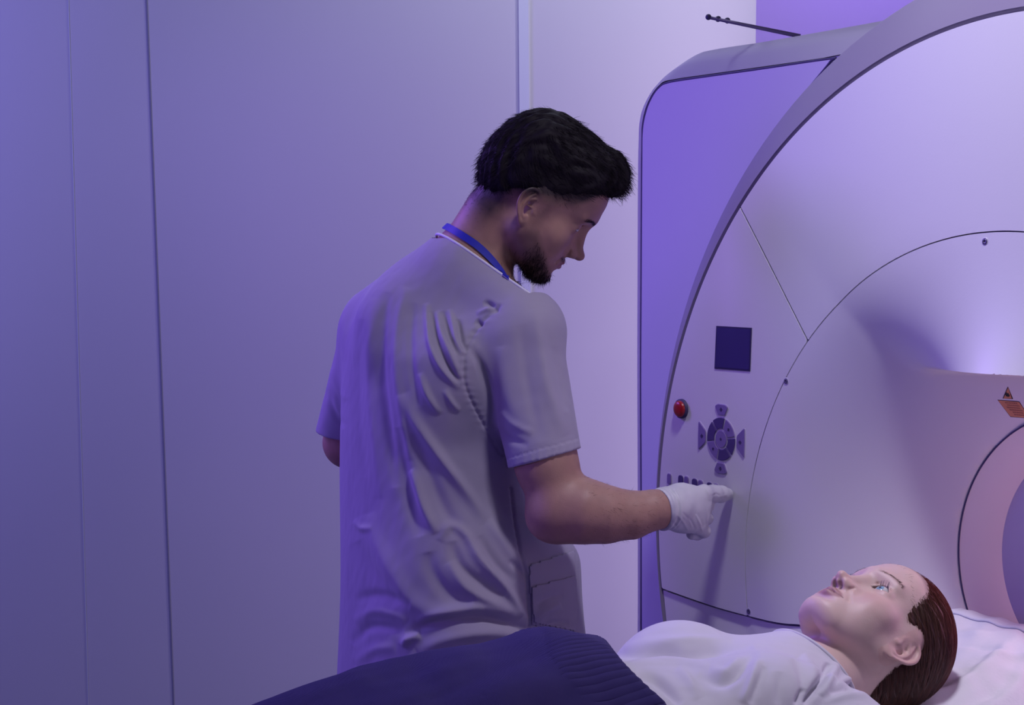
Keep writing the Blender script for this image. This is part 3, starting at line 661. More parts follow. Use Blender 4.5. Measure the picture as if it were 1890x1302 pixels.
def head_sdf(P, F=0, lid=.5, neck=None):
    """F 0 male .. 1 female"""
    Q = P.copy(); Q[:, 0] = np.abs(Q[:, 0]); m = 1-F; Qo = Q
    if F: Q = Q.copy(); Q[:, 2] = np.where(Q[:, 2] < -.030, -.030+(Q[:, 2]+.030)*1.13, Q[:, 2])
    d = ell(Q, (0, -.008-.003*F, .046-.002*F), (.0745, .097-.004*F, .086-.003*F))
    d = smin(d, ell(Q, (0, -.05, .002), (.056, .050, .050)), .04)
    d = smin(d, ell(Q, (0, .044, .056), (.059, .047+.006*m, .054)), .03)
    d = smin(d, ell(Q, (0, .040, -.018), (.056, .050, .068)), .03)
    d = smin(d, ell(Q, (.046, .052, -.016), (.020, .022, .017)), .030)
    d = smin(d, ell(Q, (.040, .055, -.045), (.018, .022, .024)), .034)
    d = smin(d, cone(Q, (.050+.002*m, .004, -.048), (.022, .068, -.088), .0165+.002*m, .0165), .035)
    d = smin(d, cone(Q, (.056, .006, -.030), (.060, .004, .020), .012, .014), .03)
    d = smin(d, ell(Q, (0, .084, -.088), (.023, .018, .0165)), .022)
    d = smin(d, ell(Q, (0, .074, -.056), (.031, .027, .028)), .022)
    d = smin(d, cone(Q, (.004, .089+.002*m, .037), (.040, .073+.002*m, .036), .0105, .0085), .016)
    # temples, sockets
    d = smax(d, -ell(Q, (.031, .1015, .012), (.0185, .0195, .0125)), .016)
    d = smax(d, -ell(Q, (.013, .109, .012), (.006, .013, .014)), .010)
    d = smin(d, ell(Q, (.033, .072, .0125), (.0175, .0135, .0135)), .006)     # lids over the eyeball
    # nose
    ns = 1-.10*F
    d = smin(d, cone(Q, (0, .0845+.003*m, .026), (0, .103+.004*m, -.017), .0068*ns, .0080*ns), .014)
    d = smin(d, ell(Q, (0, .1105-.001*F+.004*m, -.0255), (.0098*ns, .0118, .0098*ns)), .008)
    d = smin(d, ell(Q, (.0115*ns, .1015, -.0300), (.0070*ns, .0105, .0078)), .0065)
    d = smin(d, ell(Q, (.012, .090, -.026), (.010, .010, .012)), .012)
    d = smin(d, ell(Q, (0, .1035, -.0355), (.0035, .0085, .0035)), .004)
    d = smax(d, -ell(Q, (.0068*ns, .1055, -.0392), (.0032, .0062, .0055), rot(12, 0, 0)), .0025)
    # crease beside the nose wing and cheek fold
    d = smax(d, -cone(Q, (.0200, .0970, -.026), (.0190, .0985, -.034), .0010, .0008), .005)
    d = smax(d, -cone(Q, (.021, .0990, -.036), (.0325, .0905, -.054), .0006, .0006), .007)
    # lips
    ful = 1+.15*F
    d = smin(d, cone(Q, (.003, .1000, -.0525), (.0235, .0850, -.0580), .0050*ful, .0018), .005)
    d = smin(d, cone(Q, (0, .0990, -.0640), (.0215, .0845, -.0590), .0062*ful, .0020), .005)
    d = smax(d, -cone(Q, (0, .1065, -.0582), (.0255, .0888, -.0580), .0012, .0011), .0030)
    d = smax(d, -ell(Q, (.0262, .0900, -.0582), (.0018, .002, .0016)), .003)
    d = smax(d, -cone(Q, (0, .1045, -.040), (0, .1060, -.0475), .0018, .0022), .005)
    d = smax(d, -ell(Q, (0, .1045, -.0755), (.018, .0075, .0050)), .010)
    # eyelids: carve the opening
    ex, ez = .0322, .0128
    dx = (Q[:, 0]-ex); k = 1-(dx/.0150)**2; zu = ez-.0005+.0062*lid*k+.03*dx*.4; zl = ez-.0010-.0042*(.25+.75*min(lid, 1))*k+.03*dx*.4
    op = np.maximum(np.maximum(Q[:, 2]-zu, zl-Q[:, 2]), np.maximum(np.abs(dx)-.0150, .078-Q[:, 1]))
    if lid > .05: d = smax(d, -op, .0015)
    # upper-lid crease
    zc = ez+.0080+.0012*k; cr = np.maximum(np.sqrt((Q[:, 2]-zc)**2+(Q[:, 1]-.0875+((dx)/.016)**2*.004)**2)-.0009, np.abs(dx)-.014); d = smax(d, -cr, .004)
    e = ear_sdf(Qo, .0700-.0010*F, s=1.0+.05*m, dy=.0025+.0125*F, dz=-.006-.008*F); d = smin(d, e, .0022)
    if neck is not None: d = smin(d, neck(P), .018)
    return d
def eyeball(name, parent, c, r, look, iris, m_white, T):
    """sphere with coloured iris, vertex-coloured by angle to the look axis"""
    bm = bmesh.new(); bmesh.ops.create_uvsphere(bm, u_segments=64, v_segments=48, radius=r); V = np.array([v.co for v in bm.verts])
    look = np.asarray(look, float)/np.linalg.norm(look); A = Vector((0, 0, 1)).rotation_difference(Vector(look)).to_matrix()
    bmesh.ops.rotate(bm, verts=bm.verts, matrix=A); me = bpy.data.meshes.new('m'); bm.to_mesh(me); V = np.array([v.co for v in me.vertices])
    ang = np.degrees(np.arccos(np.clip(V@look/r, -1, 1))); n = len(V); c_ = np.tile((.62, .60, .60), (n, 1))
    c_[ang < 29] = (.03, .05, .08); c_[ang < 26.5] = iris; c_[ang < 11] = (.004, .004, .006)
    P = (V+np.asarray(c))@T[0].T+T[1]; me.vertices.foreach_set('co', P.astype(np.float32).ravel()); set_col(me, c_)
    return link(name, me, m_white, parent)
def strands_mesh(name, S, m, parent, rad=.00035, taper=True, cols=None):
    """S: (n, k, 3) polylines -> one mesh of thin three-sided fibres"""
    S = np.asarray(S); n, k, _ = S.shape; T = np.gradient(S, axis=1); T /= np.linalg.norm(T, axis=2)[..., None]+1e-12
    a = np.array([.31, .57, .76]); N = np.cross(T, a); N /= np.linalg.norm(N, axis=2)[..., None]+1e-12; B = np.cross(T, N)
    rr = (np.linspace(1, .25, k) if taper else np.ones(k))*rad; V = []
    for j in range(3):
        an = 2*math.pi*j/3; V.append(S+rr[None, :, None]*(math.cos(an)*N+math.sin(an)*B))
    V = np.stack(V, 2).reshape(-1, 3); base = (np.arange(n)*k*3)[:, None, None]+(np.arange(k-1)*3)[None, :, None]; j = np.arange(3)[None, None]; j2 = (j+1) % 3
    Q = np.stack([base+j, base+j2, base+3+j2, base+3+j], -1).reshape(-1, 4)
    me = np_mesh(V, Q)
    if cols is not None: set_col(me, np.repeat(cols, k*3, 0))
    return link(name, me, m, parent)
def project(f, V, it=3, off=0.0):
    for _ in range(it):
        g, v = grad(f, V, .001); V = V-g*((v-off)/np.maximum((g*g).sum(1), .2))[:, None]
    return V

# ---------------------------------------------------------------- the standing person
RD = np.array([[-0.0572, 0.7803, 0.6227], [-0.9883, 0.0439, -0.1458], [-0.1411, -0.6238, 0.7687]]); TD = v3(.0419, 3.0987, 1.6662)
u_, s_v, vt_ = np.linalg.svd(RD); RD = u_@vt_
DOC = empty('person', (-.1, 3.16, 0), 'bearded person in lilac scrubs standing and pointing one white glove at the scanner panel', 'person')
M['skin'] = mat('skin', (.5, .3, .24), .52, sss=.08, attr='Col', bump=(420, .12))
M['white_eye'] = mat('eye', (1, 1, 1), .15, attr='Col')
M['scrubs'] = mat('scrub_cotton', (.34, .305, .42), .85, sheen=.15, bump=(900, .10), var=(14, .03))
M['piping'] = mat('neck_piping', (.72, .70, .82), .7)
M['glove'] = mat('nitrile_glove', (.56, .55, .61), .42, spec=.4, bump=(90, .10))
M['ribbon'] = mat('lanyard_ribbon', (.02, .025, .42), .55, bump=(800, .1))
M['hair_dark'] = mat('dark_hair', (.012, .008, .012), .62, spec=.14, attr='Col')
M['trousers'] = mat('scrub_trousers', (.36, .33, .44), .85); M['shoe'] = mat('clog', (.5, .5, .55), .5)
def B(px, py, Y, r=None):
    p = bp(px, py, Y); return p if r is None else np.r_[p, r]
TR = v3(.50, -.866, 0); TF = v3(.866, .50, 0); UP = v3(0, 0, 1)
neck0 = B(915, 395, 3.105); neck1 = B(866, 492, 3.12)
# torso sections: (py, left px, right px, depth ratio b/a)
SEC = [(520, 760, 930, .8), (575, 690, 975, .72), (640, 650, 968, .66), (700, 643, 962, .66), (800, 640, 940, .70), (900, 640, 958, .72), (960, 643, 1004, .78), (1010, 646, 1048, .86), (1100, 646, 1051, .86), (1190, 643, 1060, .86), (1260, 640, 1064, .86), (1420, 640, 1064, .86)]
_z = []; _cx = []; _cy = []; _a = []; _b = []
for py, l, r, k in SEC:
    Y = 3.15; p0 = bp(l, py, Y); p1 = bp(r, py, Y); half = (p1[0]-p0[0])/2
    a = half/math.sqrt(.50**2+(k*.866)**2); _z.append(p0[2]); _cx.append((p0[0]+p1[0])/2); _cy.append(Y+ .05*(k-.7)/.16*0); _a.append(a); _b.append(a*k)
_z, _cx, _cy, _a, _b = [np.array(x)[::-1] for x in (_z, _cx, _cy, _a, _b)]
_zz = np.linspace(_z[0], _z[-1], 240); _g = np.exp(-(np.arange(-12, 13)/6.)**2); _g /= _g.sum()
def _sm(a): b = np.interp(_zz, _z, a); return np.convolve(np.r_[np.full(12, b[0]), b, np.full(12, b[-1])], _g, 'valid')
_cx, _a, _b = _sm(_cx), _sm(_a), _sm(_b); _z = _zz
def torso(P, off=0.0):
    z = P[:, 2]; cx = np.interp(z, _z, _cx); a = np.interp(z, _z, _a)+off; b = np.interp(z, _z, _b)+off
    x = P[:, 0]-cx; y = P[:, 1]-3.15; p = np.abs(x*TR[0]+y*TR[1]); q = np.abs(x*TF[0]+y*TF[1]); n = 2.7
    k = ((p/a)**n+(q/b)**n)**(1/n); g = np.maximum(np.sqrt((p/(a*a))**2+(q/(b*b))**2)*1.0/np.maximum(np.sqrt((p/a)**2+(q/b)**2), 1e-3), 1e-3)
    return (k-1)/np.maximum(g, 1/np.maximum(a, b))
SHR = B(972, 622, 3.02); SHL = B(692, 622, 3.27)
ELR = B(1022, 948, 2.935)
def trunk(P, off=0.0):
    d = smax(torso(P, off), P[:, 2]-(_z[-1]-.035+off), .10)
    d = smin(d, cone(P, B(848, 512, 3.13), B(700, 600, 3.25), .078+off, .066+off), .05)
    d = smin(d, cone(P, B(868, 512, 3.10), B(968, 608, 3.03), .066+off, .066+off), .05)
    d = smin(d, ell(P, B(790, 600, 3.12), (.12+off, .09+off, .10+off)), .05)
    return d
def head_local(P): return (P-TD)@RD
def neckd(P):
    return smin(cone(P, neck0, neck1, .056, .066), cone(P, neck1, B(850, 540, 3.12), .066, .075), .02)
HND = dict(w=B(1222, 938, 2.945), im=B(1299, 911, 2.992), mm=B(1297, 932, 2.990), rm=B(1294, 953, 2.988), pm=B(1288, 972, 2.984))
TIPC = G(*uv(1350, 912), .0115)
def hand(P, o=0.0):
    w = HND['w']; d = None
    for k, m_, r0, r1 in (('i', HND['im'], .0190, .0118), ('m', HND['mm'], .0210, .0125), ('r', HND['rm'], .0200, .0118), ('p', HND['pm'], .0180, .0110)):
        e = cone(P, w+(m_-w)*.18, m_, r0+o, r1+o); d = e if d is None else smin(d, e, .018)
    d = smin(d, ell(P, w+(HND['mm']-w)*.45+v3(0, .012, -.004), (.034+o, .022+o, .040+o)), .02)
    im = HND['im']; tip = TIPC
    fi = chain(P, [np.r_[im, .0132+o], np.r_[im+(tip-im)*.42+v3(0, -.001, 0), .0124+o], np.r_[im+(tip-im)*.74, .0117+o], np.r_[tip, .0106+o]], .010)
    d = smin(d, fi, .006)
    for m_, pts in ((HND['mm'], [(1304, 934, 3.026, .0112), (1291, 936, 3.046, .0102), (1276, 937, 3.030, .0092)]), (HND['rm'], [(1303, 957, 3.020, .0108), (1289, 959, 3.038, .0098), (1275, 959, 3.020, .009)]), (HND['pm'], [(1299, 981, 3.006, .0100), (1287, 986, 3.018, .0092), (1277, 986, 3.004, .0085)])):
        c = chain(P, [np.r_[m_, .0118+o]]+[np.r_[B(x, y, Y), r+o] for x, y, Y, r in pts], .004); d = smin(d, c, .004)
    th = chain(P, [np.r_[w+v3(.01, .015, .005), .018+o], np.r_[B(1262, 918, 2.998), .0135+o], np.r_[B(1284, 922, 3.028), .0112+o], np.r_[B(1303, 928, 3.045), .0095+o]], .006)
    return smin(d, th, .012)
def armR(P, o=0.0):
    d = cone(P, SHR, B(1010, 860, 2.955), .053+o, .049+o)
    d = smin(d, cone(P, B(1006, 850, 2.955), B(1034, 938, 2.94), .050+o, .046+o), .02)
    d = smin(d, ell(P, B(1018, 958, 2.94), (.040, .040, .036)), .03)
    d = smin(d, chain(P, [B(1036, 942, 2.935, .050), B(1078, 944, 2.93, .0525), B(1118, 950, 2.93, .046), B(1165, 951, 2.935, .038), B(1205, 942, 2.942, .0315), B(1235, 938, 2.95, .029)], .012), .02)
    return smin(d, hand(P), .012)
def armL(P, o=0.0):
    d = cone(P, SHL, B(642, 815, 3.36), .052, .044)
    d = smin(d, cone(P, B(644, 820, 3.36), B(700, 850, 3.50), .044, .034), .02)
    d = smin(d, cone(P, B(700, 850, 3.50), B(800, 900, 3.56), .034, .028), .02)
    return smin(d, ell(P, B(820, 905, 3.56), (.04, .03, .03)), .02)
def doc_body(P):
    d = np.minimum(trunk(P, -.016), 9); d = np.maximum(d, .80-P[:, 2])
    d = smin(d, armR(P), .02); d = smin(d, armL(P), .02); d = smin(d, neckd(P), .03)
    n = np.linalg.norm(P-TD, axis=1) < .22
    if n.any():
        q = P[n]; h = head_sdf(head_local(q), 0, .32); d[n] = smin(d[n], h, .025)
    return d
V, Q = surfnet(doc_body, (-.42, 2.84, .78), (.42, 3.62, 1.84), .0018)
print('doc body', len(V))
L = head_local(V); ax = np.abs(L[:, 0])
inh = np.linalg.norm(L, axis=1) < .17
skin0 = v3(.37, .205, .165); C = np.tile(skin0, (len(V), 1)); C *= (1+.07*noise3(V, 60, 3)+.05*noise3(V, 200, 4))[:, None]
def mixc(C, w, col): return C*(1-w[:, None])+np.asarray(col)*w[:, None]
lips = np.clip(1-((L[:, 2]+.0585)/.0105)**2-(ax/.026)**2, 0, 1)*(L[:, 1] > .082)*inh; C = mixc(C, np.clip(lips*2, 0, .8), (.30, .10, .09))
jl = -.012+.55*(L[:, 1]-.03)*-1.0
beardz = np.clip((L[:, 1]-.015)/.045, 0, 1)
beard = np.clip((-.020-.80*np.clip(L[:, 1]-.030, 0, .1)-L[:, 2])/.016, 0, 1)*np.clip((L[:, 1]+.004)/.014, 0, 1)*inh
sideb = np.clip(1-np.abs(L[:, 1]-.016)/.014, 0, 1)*np.clip((L[:, 2]+.05)/.02, 0, 1)*np.clip((.085-L[:, 2])/.02, 0, 1)*(ax > .05)*inh
mous = np.clip(1-np.abs(L[:, 2]+.0455)/.006, 0, 1)*(L[:, 1] > .082)*np.clip((.030-ax)/.008, 0, 1)*inh
bear = np.clip(np.maximum(np.maximum(beard, .7*sideb), mous)*(1-.9*np.clip(lips*2, 0, 1)), 0, 1)
bear *= (1-.9*np.clip((-.122-L[:, 2])/.01, 0, 1))*(.45+.55*beardz)
C = mixc(C, bear*.80, (.040, .022, .022))
hl = L[:, 1]*.55+.030                    # cropped hair line over the skull
shv = np.clip((L[:, 2]-(.008+.5*np.clip(L[:, 1], -.2, .2)))/.026, 0, 1)*inh*np.clip((.062-L[:, 1]+.5*np.clip(L[:, 2]-.05, 0, 1))/.012, 0, 1)
napb = np.clip((L[:, 2]+.098)/.045, 0, 1)*np.clip((-.030-L[:, 1])/.025, 0, 1)*inh
fade = np.clip(np.maximum(shv, napb*.9), 0, 1); C = mixc(C, fade*.95, (.020, .012, .018))
brow = np.clip(1-np.abs(L[:, 2]-(.0335+.004*np.clip((ax-.012)/.02, 0, 1)-.20*np.clip(ax-.035, 0, 1)))/.0042, 0, 1)*np.clip((ax-.008)/.004, 0, 1)*np.clip((.051-ax)/.006, 0, 1)*(L[:, 1] > .06)*inh
C = mixc(C, np.clip(brow*1.6, 0, .92), (.025, .014, .015))
lash = np.clip(1.4-np.abs(L[:, 2]-(.0128-.0004))/.0026, 0, 1)*(np.abs(ax-.0322) < .0145)*(L[:, 1] > .076)*inh; C = mixc(C, lash*.92, (.02, .012, .012))
me = np_mesh(V, Q); set_col(me, C); body = attach(link('body', me, M['skin']), DOC)
for sx in (1, -1): attach(eyeball('eye', None, (sx*.0322, .0730, .0120), .0122, (0, .8, -.6), (.10, .07, .05), M['white_eye'], (RD, TD)), DOC)
# ---- scrub top
CUTR = B(1006, 846, 2.96); _n = v3(.27, -.12, -.96); CUTN = _n/np.linalg.norm(_n)
CUTL = B(612, 800, 3.34); CUTLN = v3(-.12, .1, -.98); CUTLN /= np.linalg.norm(CUTLN)
NA, NB_, NC = B(800, 438, 3.19), B(897, 486, 3.035), B(957, 542, 3.09)
NN = np.cross(NB_-NA, NC-NA); NN /= np.linalg.norm(NN); NN *= np.sign(NN[2]); NCEN = B(880, 480, 3.12)
print('neck plane', NN)
def sleeveR(P):
    d = cone(P, B(960, 628, 3.02), B(1006, 850, 2.96), .0715, .0625)
    d = smin(d, ell(P, B(958, 690, 3.03), (.055, .05, .10)), .03)
    return smax(d, (P-CUTR)@CUTN, .002)
def sleeveL(P):
    d = cone(P, SHL, B(634, 800, 3.345), .064, .052); return smax(d, (P-CUTL)@CUTLN, .002)
def shirt_out(P):
    d = trunk(P, .004); d = smin(d, sleeveR(P), .022); d = smin(d, sleeveL(P), .022)
    d = smax(d, .745-P[:, 2], .004)
    return d
def shirt(P):
    d = shirt_out(P)
    nk = np.maximum(-((P-NB_)@NN), np.linalg.norm(P-NCEN, axis=1)-.16)
    return smax(d, -nk, .003)
V, Q = surfnet(shirt, (-.42, 2.84, .73), (.42, 3.62, 1.60), .0027)
print('shirt', len(V))
N = normals(shirt, V)
px, py = proj(V); PP = np.stack([px, py], 1); view = (CAM-V); view /= np.linalg.norm(view, axis=1)[:, None]; fac = sstep(((N*view).sum(1)+.05)/.3)
FOLDS = [  # (points in photo coordinates, width, height mm)
 ([(744, 728), (760, 765), (775, 790), (810, 842), (838, 880), (872, 926), (897, 965)], 10, 7), ([(757, 868), (768, 890), (786, 944), (806, 985)], 9, 7),
 ([(765, 800), (790, 870), (815, 930), (850, 985), (880, 1020)], 13, -4), ([(735, 790), (745, 870), (762, 940), (775, 990)], 12, -5),
 ([(812, 1000), (822, 978), (838, 971), (862, 992), (885, 1034), (924, 1076), (952, 1114), (977, 1155)], 9, 7),
 ([(831, 1037), (855, 1079), (883, 1100), (928, 1121), (960, 1140)], 11, 6), ([(835, 1000), (850, 1045), (890, 1080), (925, 1105)], 11, -6),
 ([(676, 950), (690, 990), (716, 1044), (747, 1093), (775, 1121), (838, 1135), (890, 1120)], 17, 7), ([(660, 1000), (690, 1060), (735, 1118)], 14, -5),
 ([(790, 1020), (800, 1060), (830, 1100), (870, 1117)], 13, -5), ([(752, 1175), (790, 1152), (830, 1145), (890, 1141), (942, 1153), (985, 1178)], 9, -11),
 ([(770, 1205), (820, 1182), (880, 1170), (940, 1172), (985, 1185)], 12, 6), ([(745, 1195), (755, 1180), (775, 1172)], 8, 7), ([(770, 1150), (820, 1130), (880, 1122), (940, 1135)], 9, 5),
 ([(787, 560), (790, 600), (796, 640), (815, 680), (848, 718)], 6, 5), ([(806, 575), (815, 615), (830, 650), (850, 700)], 6, 5), ([(829, 572), (836, 600), (843, 630), (856, 655)], 5, 4),
 ([(797, 575), (803, 620), (820, 665), (846, 705)], 5, -4), ([(818, 575), (826, 615), (842, 655)], 5, -4), ([(845, 590), (850, 625), (862, 650)], 5, -5),
 ([(750, 530), (735, 600), (733, 680), (742, 760), (758, 850)], 9, 4), ([(716, 540), (704, 620), (704, 700), (716, 790), (730, 900)], 9, -5),
 ([(690, 550), (682, 640), (684, 740), (694, 840), (700, 920)], 9, 3), ([(665, 590), (660, 680), (663, 780), (672, 880)], 8, -3),
 ([(765, 560), (758, 620), (760, 690), (775, 750)], 7, -3), ([(775, 690), (790, 730), (812, 765)], 6, 4), ([(820, 720), (835, 745), (848, 760)], 5, 3),
 ([(868, 640), (885, 670), (897, 707), (903, 750), (902, 790)], 7, -9), ([(893, 560), (905, 563), (920, 575)], 5, -5), ([(879, 592), (890, 602)], 5, -5), ([(880, 580), (900, 572), (918, 566)], 4, 3),
 ([(985, 572), (997, 640), (1008, 707), (1025, 760), (1042, 805)], 12, 4), ([(960, 600), (970, 680), (985, 760), (1000, 815)], 12, -2.5), ([(925, 640), (935, 720), (960, 790)], 14, 3), ([(1020, 640), (1035, 700), (1045, 760)], 8, -2.5),
 ([(925, 760), (950, 785), (985, 800)], 7, 2.5), ([(920, 790), (945, 812), (975, 822)], 6, -2.5),
 ([(900, 960), (930, 1005), (965, 1050)], 10, 4), ([(885, 990), (915, 1040), (950, 1075)], 9, -4), ([(940, 1035), (958, 1050), (970, 1070)], 6, -4),
 ([(985, 1150), (1000, 1130), (1030, 1115)], 8, 5), ([(990, 1165), (1015, 1152), (1045, 1150)], 7, -4), ([(985, 1120), (1005, 1105), (1035, 1098)], 6, -3), ([(1000, 1172), (1030, 1165), (1055, 1175)], 7, 4),
 ([(655, 1110), (690, 1100), (730, 1108), (760, 1120)], 10, -5), ([(655, 1150), (690, 1128), (730, 1135), (750, 1150)], 10, 5), ([(650, 1190), (680, 1160), (720, 1160), (745, 1168)], 9, -5), ([(655, 1225), (690, 1200), (730, 1195)], 10, 4),
 ([(600, 720), (615, 760), (636, 790)], 6, -4), ([(610, 680), (625, 720), (640, 740)], 6, 3), ([(655, 960), (668, 975), (690, 975)], 6, 4)]
D = np.zeros(len(V))
for pts, w, h in FOLDS: D += poly_ridge(PP, spline(pts, 24), w)*h*(.0010 if pts[0][0] < 680 or abs(h) > 8 else .0015)
ARM = [(921, 566), (895, 590), (872, 620), (860, 645), (856, 680), (860, 715), (880, 760), (902, 800), (925, 840)]
SIDE = [(943, 900), (950, 960), (959, 1017), (972, 1058), (975, 1110), (977, 1180)]
D -= .0028*poly_ridge(PP, spline(ARM, 40), 3.2, False); D -= .004*poly_ridge(PP, SIDE, 2.6, False)
D += .0006*noise3(V*v3(1, 1, .4), 60, 5)+.0004*noise3(V*v3(1, 1, .5), 150, 6)
# puckers beside the seams
def dist_pl(P, pts):
    b = np.full(len(P), 1e9)
    for i in range(len(pts)-1): b = np.minimum(b, seg_dist(P, pts[i], pts[i+1])[0])
    return b
near = np.exp(-(dist_pl(PP, spline(ARM, 40))/9)**2)+np.exp(-(dist_pl(PP, SIDE)/9)**2)+.0
D += .0005*near*np.sin(V[:, 2]*520+3*noise3(V, 60, 8))
# hem of the sleeve
hd = -((V-CUTR)@CUTN); slr = (V[:, 0] > bp(935, 800, 2.96)[0])*(V[:, 2] < 1.40)*(V[:, 1] < 3.06)
D += slr*(N@CUTN < .4)*np.where((hd > .0) & (hd < .016), .0010*(1+.3*np.sin(px*.45)), 0)-slr*(N@CUTN < .4)*.0010*np.exp(-((hd-.017)/.0012)**2)
V = V+N*(D*(.25+.75*fac))[:, None]
me = np_mesh(V, Q); top = attach(link('scrub_top', me, M['scrubs'], label='lilac short sleeved scrub top'), DOC)
SV, SN, SQ, SP = V, N, Q, PP
def patch(name, poly, off, m, parent, thick=.0015):
    """cloth piece sewn on: the shirt's own surface inside an outline, lifted"""
    ins = (sdpoly(SP, poly) < 0) & (fac > .3); Vp, Qp, used = keep_faces(SV, SQ, ins)
    if len(Vp) < 4: return None
    o = link(name, np_mesh(Vp+SN[used]*off, Qp), m); md = o.modifiers.new('s', 'SOLIDIFY'); md.thickness = thick; md.offset = 1; return attach(o, parent)
patch('pocket', [(975, 1043), (1059, 1016), (1062, 1120), (1058, 1170), (980, 1155)], .0015, M['scrubs'], DOC)
patch('pocket', [(978, 1082), (1058, 1061), (1062, 1120), (1058, 1168), (981, 1150)], .0045, M['scrubs'], DOC)
# neck piping: follows the cut
def march(f, px_, py_, y0, y1, n=400):
    ys = np.linspace(y0, y1, n); d = ray(px_, py_); P = CAM+d*(ys/d[1])[:, None]; v = f(P); i = np.argmax(v < 0)
    return P[i] if v[i] < 0 else None
npts = []
e1 = NA-NCEN; e1 -= NN*(e1@NN); e1 /= np.linalg.norm(e1); e2v = np.cross(NN, e1); c0 = NCEN-NN*((NCEN-NB_)@NN)
for k in range(120):
    a = 2*math.pi*k/120; dr_ = e1*math.cos(a)+e2v*math.sin(a); rr_ = np.linspace(.02, .17, 300); P = c0-NN*.001+dr_*rr_[:, None]; v = shirt_out(P)
    j = np.where(v < 0)[0]; npts.append(P[j[-1]] if len(j) else P[0])
npts = np.array(npts)
for _ in range(2): npts = (npts+np.roll(npts, 1, 0)+np.roll(npts, -1, 0))/3
V_, F_ = tube(np.r_[npts, npts[:1]], .0026, 8, cap=False); attach(link('neck_piping', mesh(V_, F_), M['piping'], label='pale piping round the neckline'), DOC)
# ---- lanyard
def surf_doc(P): return np.minimum(doc_body(P), shirt(P))
lan = []
for p in spline([(806, 424), (815, 419), (828, 421), (850, 433), (880, 453), (903, 476), (920, 497), (934, 514)], 28):
    q = march(surf_doc, p[0], p[1], 2.95, 3.35)
    if q is not None: lan.append(q)
lan = np.array(lan); 
for _ in range(2): lan[1:-1] = (lan[:-2]+lan[1:-1]*2+lan[2:])/4
tail = [lan[-1]+v3(.012, .035, -.03), lan[-1]+v3(.03, .08, -.10), lan[-1]+v3(.05, .12, -.22)]
headp = [lan[0]+v3(-.004, .03, .001), lan[0]+v3(.03, .10, -.01)]
lan = spline(np.r_[np.array(headp[::-1]), lan, np.array(tail)], 90)
gl_, _ = grad(surf_doc, lan, .004); gl_ /= np.linalg.norm(gl_, axis=1)[:, None]+1e-9
for _ in range(4): gl_ = (gl_+np.roll(gl_, 1, 0)+np.roll(gl_, -1, 0)); gl_ /= np.linalg.norm(gl_, axis=1)[:, None]
T_ = np.gradient(lan, axis=0); T_ /= np.linalg.norm(T_, axis=1)[:, None]; W_ = np.cross(T_, gl_); W_ /= np.linalg.norm(W_, axis=1)[:, None]
V_ = []
for i in range(len(lan)):
    for a, b in ((-1, -1), (1, -1), (1, 1), (-1, 1)): V_.append(lan[i]+W_[i]*a*.0062+gl_[i]*(.0028+b*.0008))
F_ = [(i*4+k, i*4+(k+1) % 4, (i+1)*4+(k+1) % 4, (i+1)*4+k) for i in range(len(lan)-1) for k in range(4)]
attach(link('lanyard', mesh(V_, F_), M['ribbon'], smooth=False, label='dark blue ribbon round the neck'), DOC)
# ---- glove with rolled cuff
gdir = HND['mm']-HND['w']; gdir /= np.linalg.norm(gdir)
WR = B(1222, 938, 2.945)
def glove(P):
    d = smin(hand(P, .0012), cone(P, B(1200, 943, 2.942), B(1240, 938, 2.95), .0350, .0320), .014)
    cut = (P-WR)@gdir+.004+.10*(P[:, 2]-WR[2])
    d = smax(d, -cut, .002)
    inner = cone(P, B(1190, 944, 2.94), B(1222, 939, 2.947), .0338, .0318); d = smax(d, -np.maximum(inner, cut-.012), .001)
    return d
V, Q = surfnet(glove, (.19, 2.86, 1.06), (.42, 3.12, 1.28), .0012)
N = normals(glove, V); q = (V-WR)@gdir
D = .0016*np.exp(-((q-.002)/.003)**2)+.0010*np.exp(-((q-.012)/.002)**2)-.0008*np.exp(-((q-.0075)/.002)**2)
px, py = proj(V); PP = np.stack([px, py], 1)
for pts, w, h in [([(1250, 950), (1262, 965), (1270, 980)], 2.5, 1.2), ([(1258, 945), (1275, 962), (1283, 978)], 2.5, -1.2), ([(1284, 950), (1292, 968), (1297, 984)], 2.2, 1.2), ([(1240, 962), (1250, 975)], 2.5, -1), ([(1270, 955), (1278, 975)], 2, 1), ([(1312, 917), (1322, 912), (1330, 916)], 1.8, -.8), ([(1330, 918), (1342, 913)], 1.8, .8), ([(1303, 902), (1308, 912), (1309, 925)], 2, 1), ([(1300, 925), (1303, 945), (1304, 965)], 2, 1)]:
    D += poly_ridge(PP, pts, w)*h*.001
D += .0004*noise3(V, 160, 9)
V = V+N*D[:, None]; attach(link('glove', np_mesh(V, Q), M['glove'], label='white glove with a rolled cuff'), DOC)
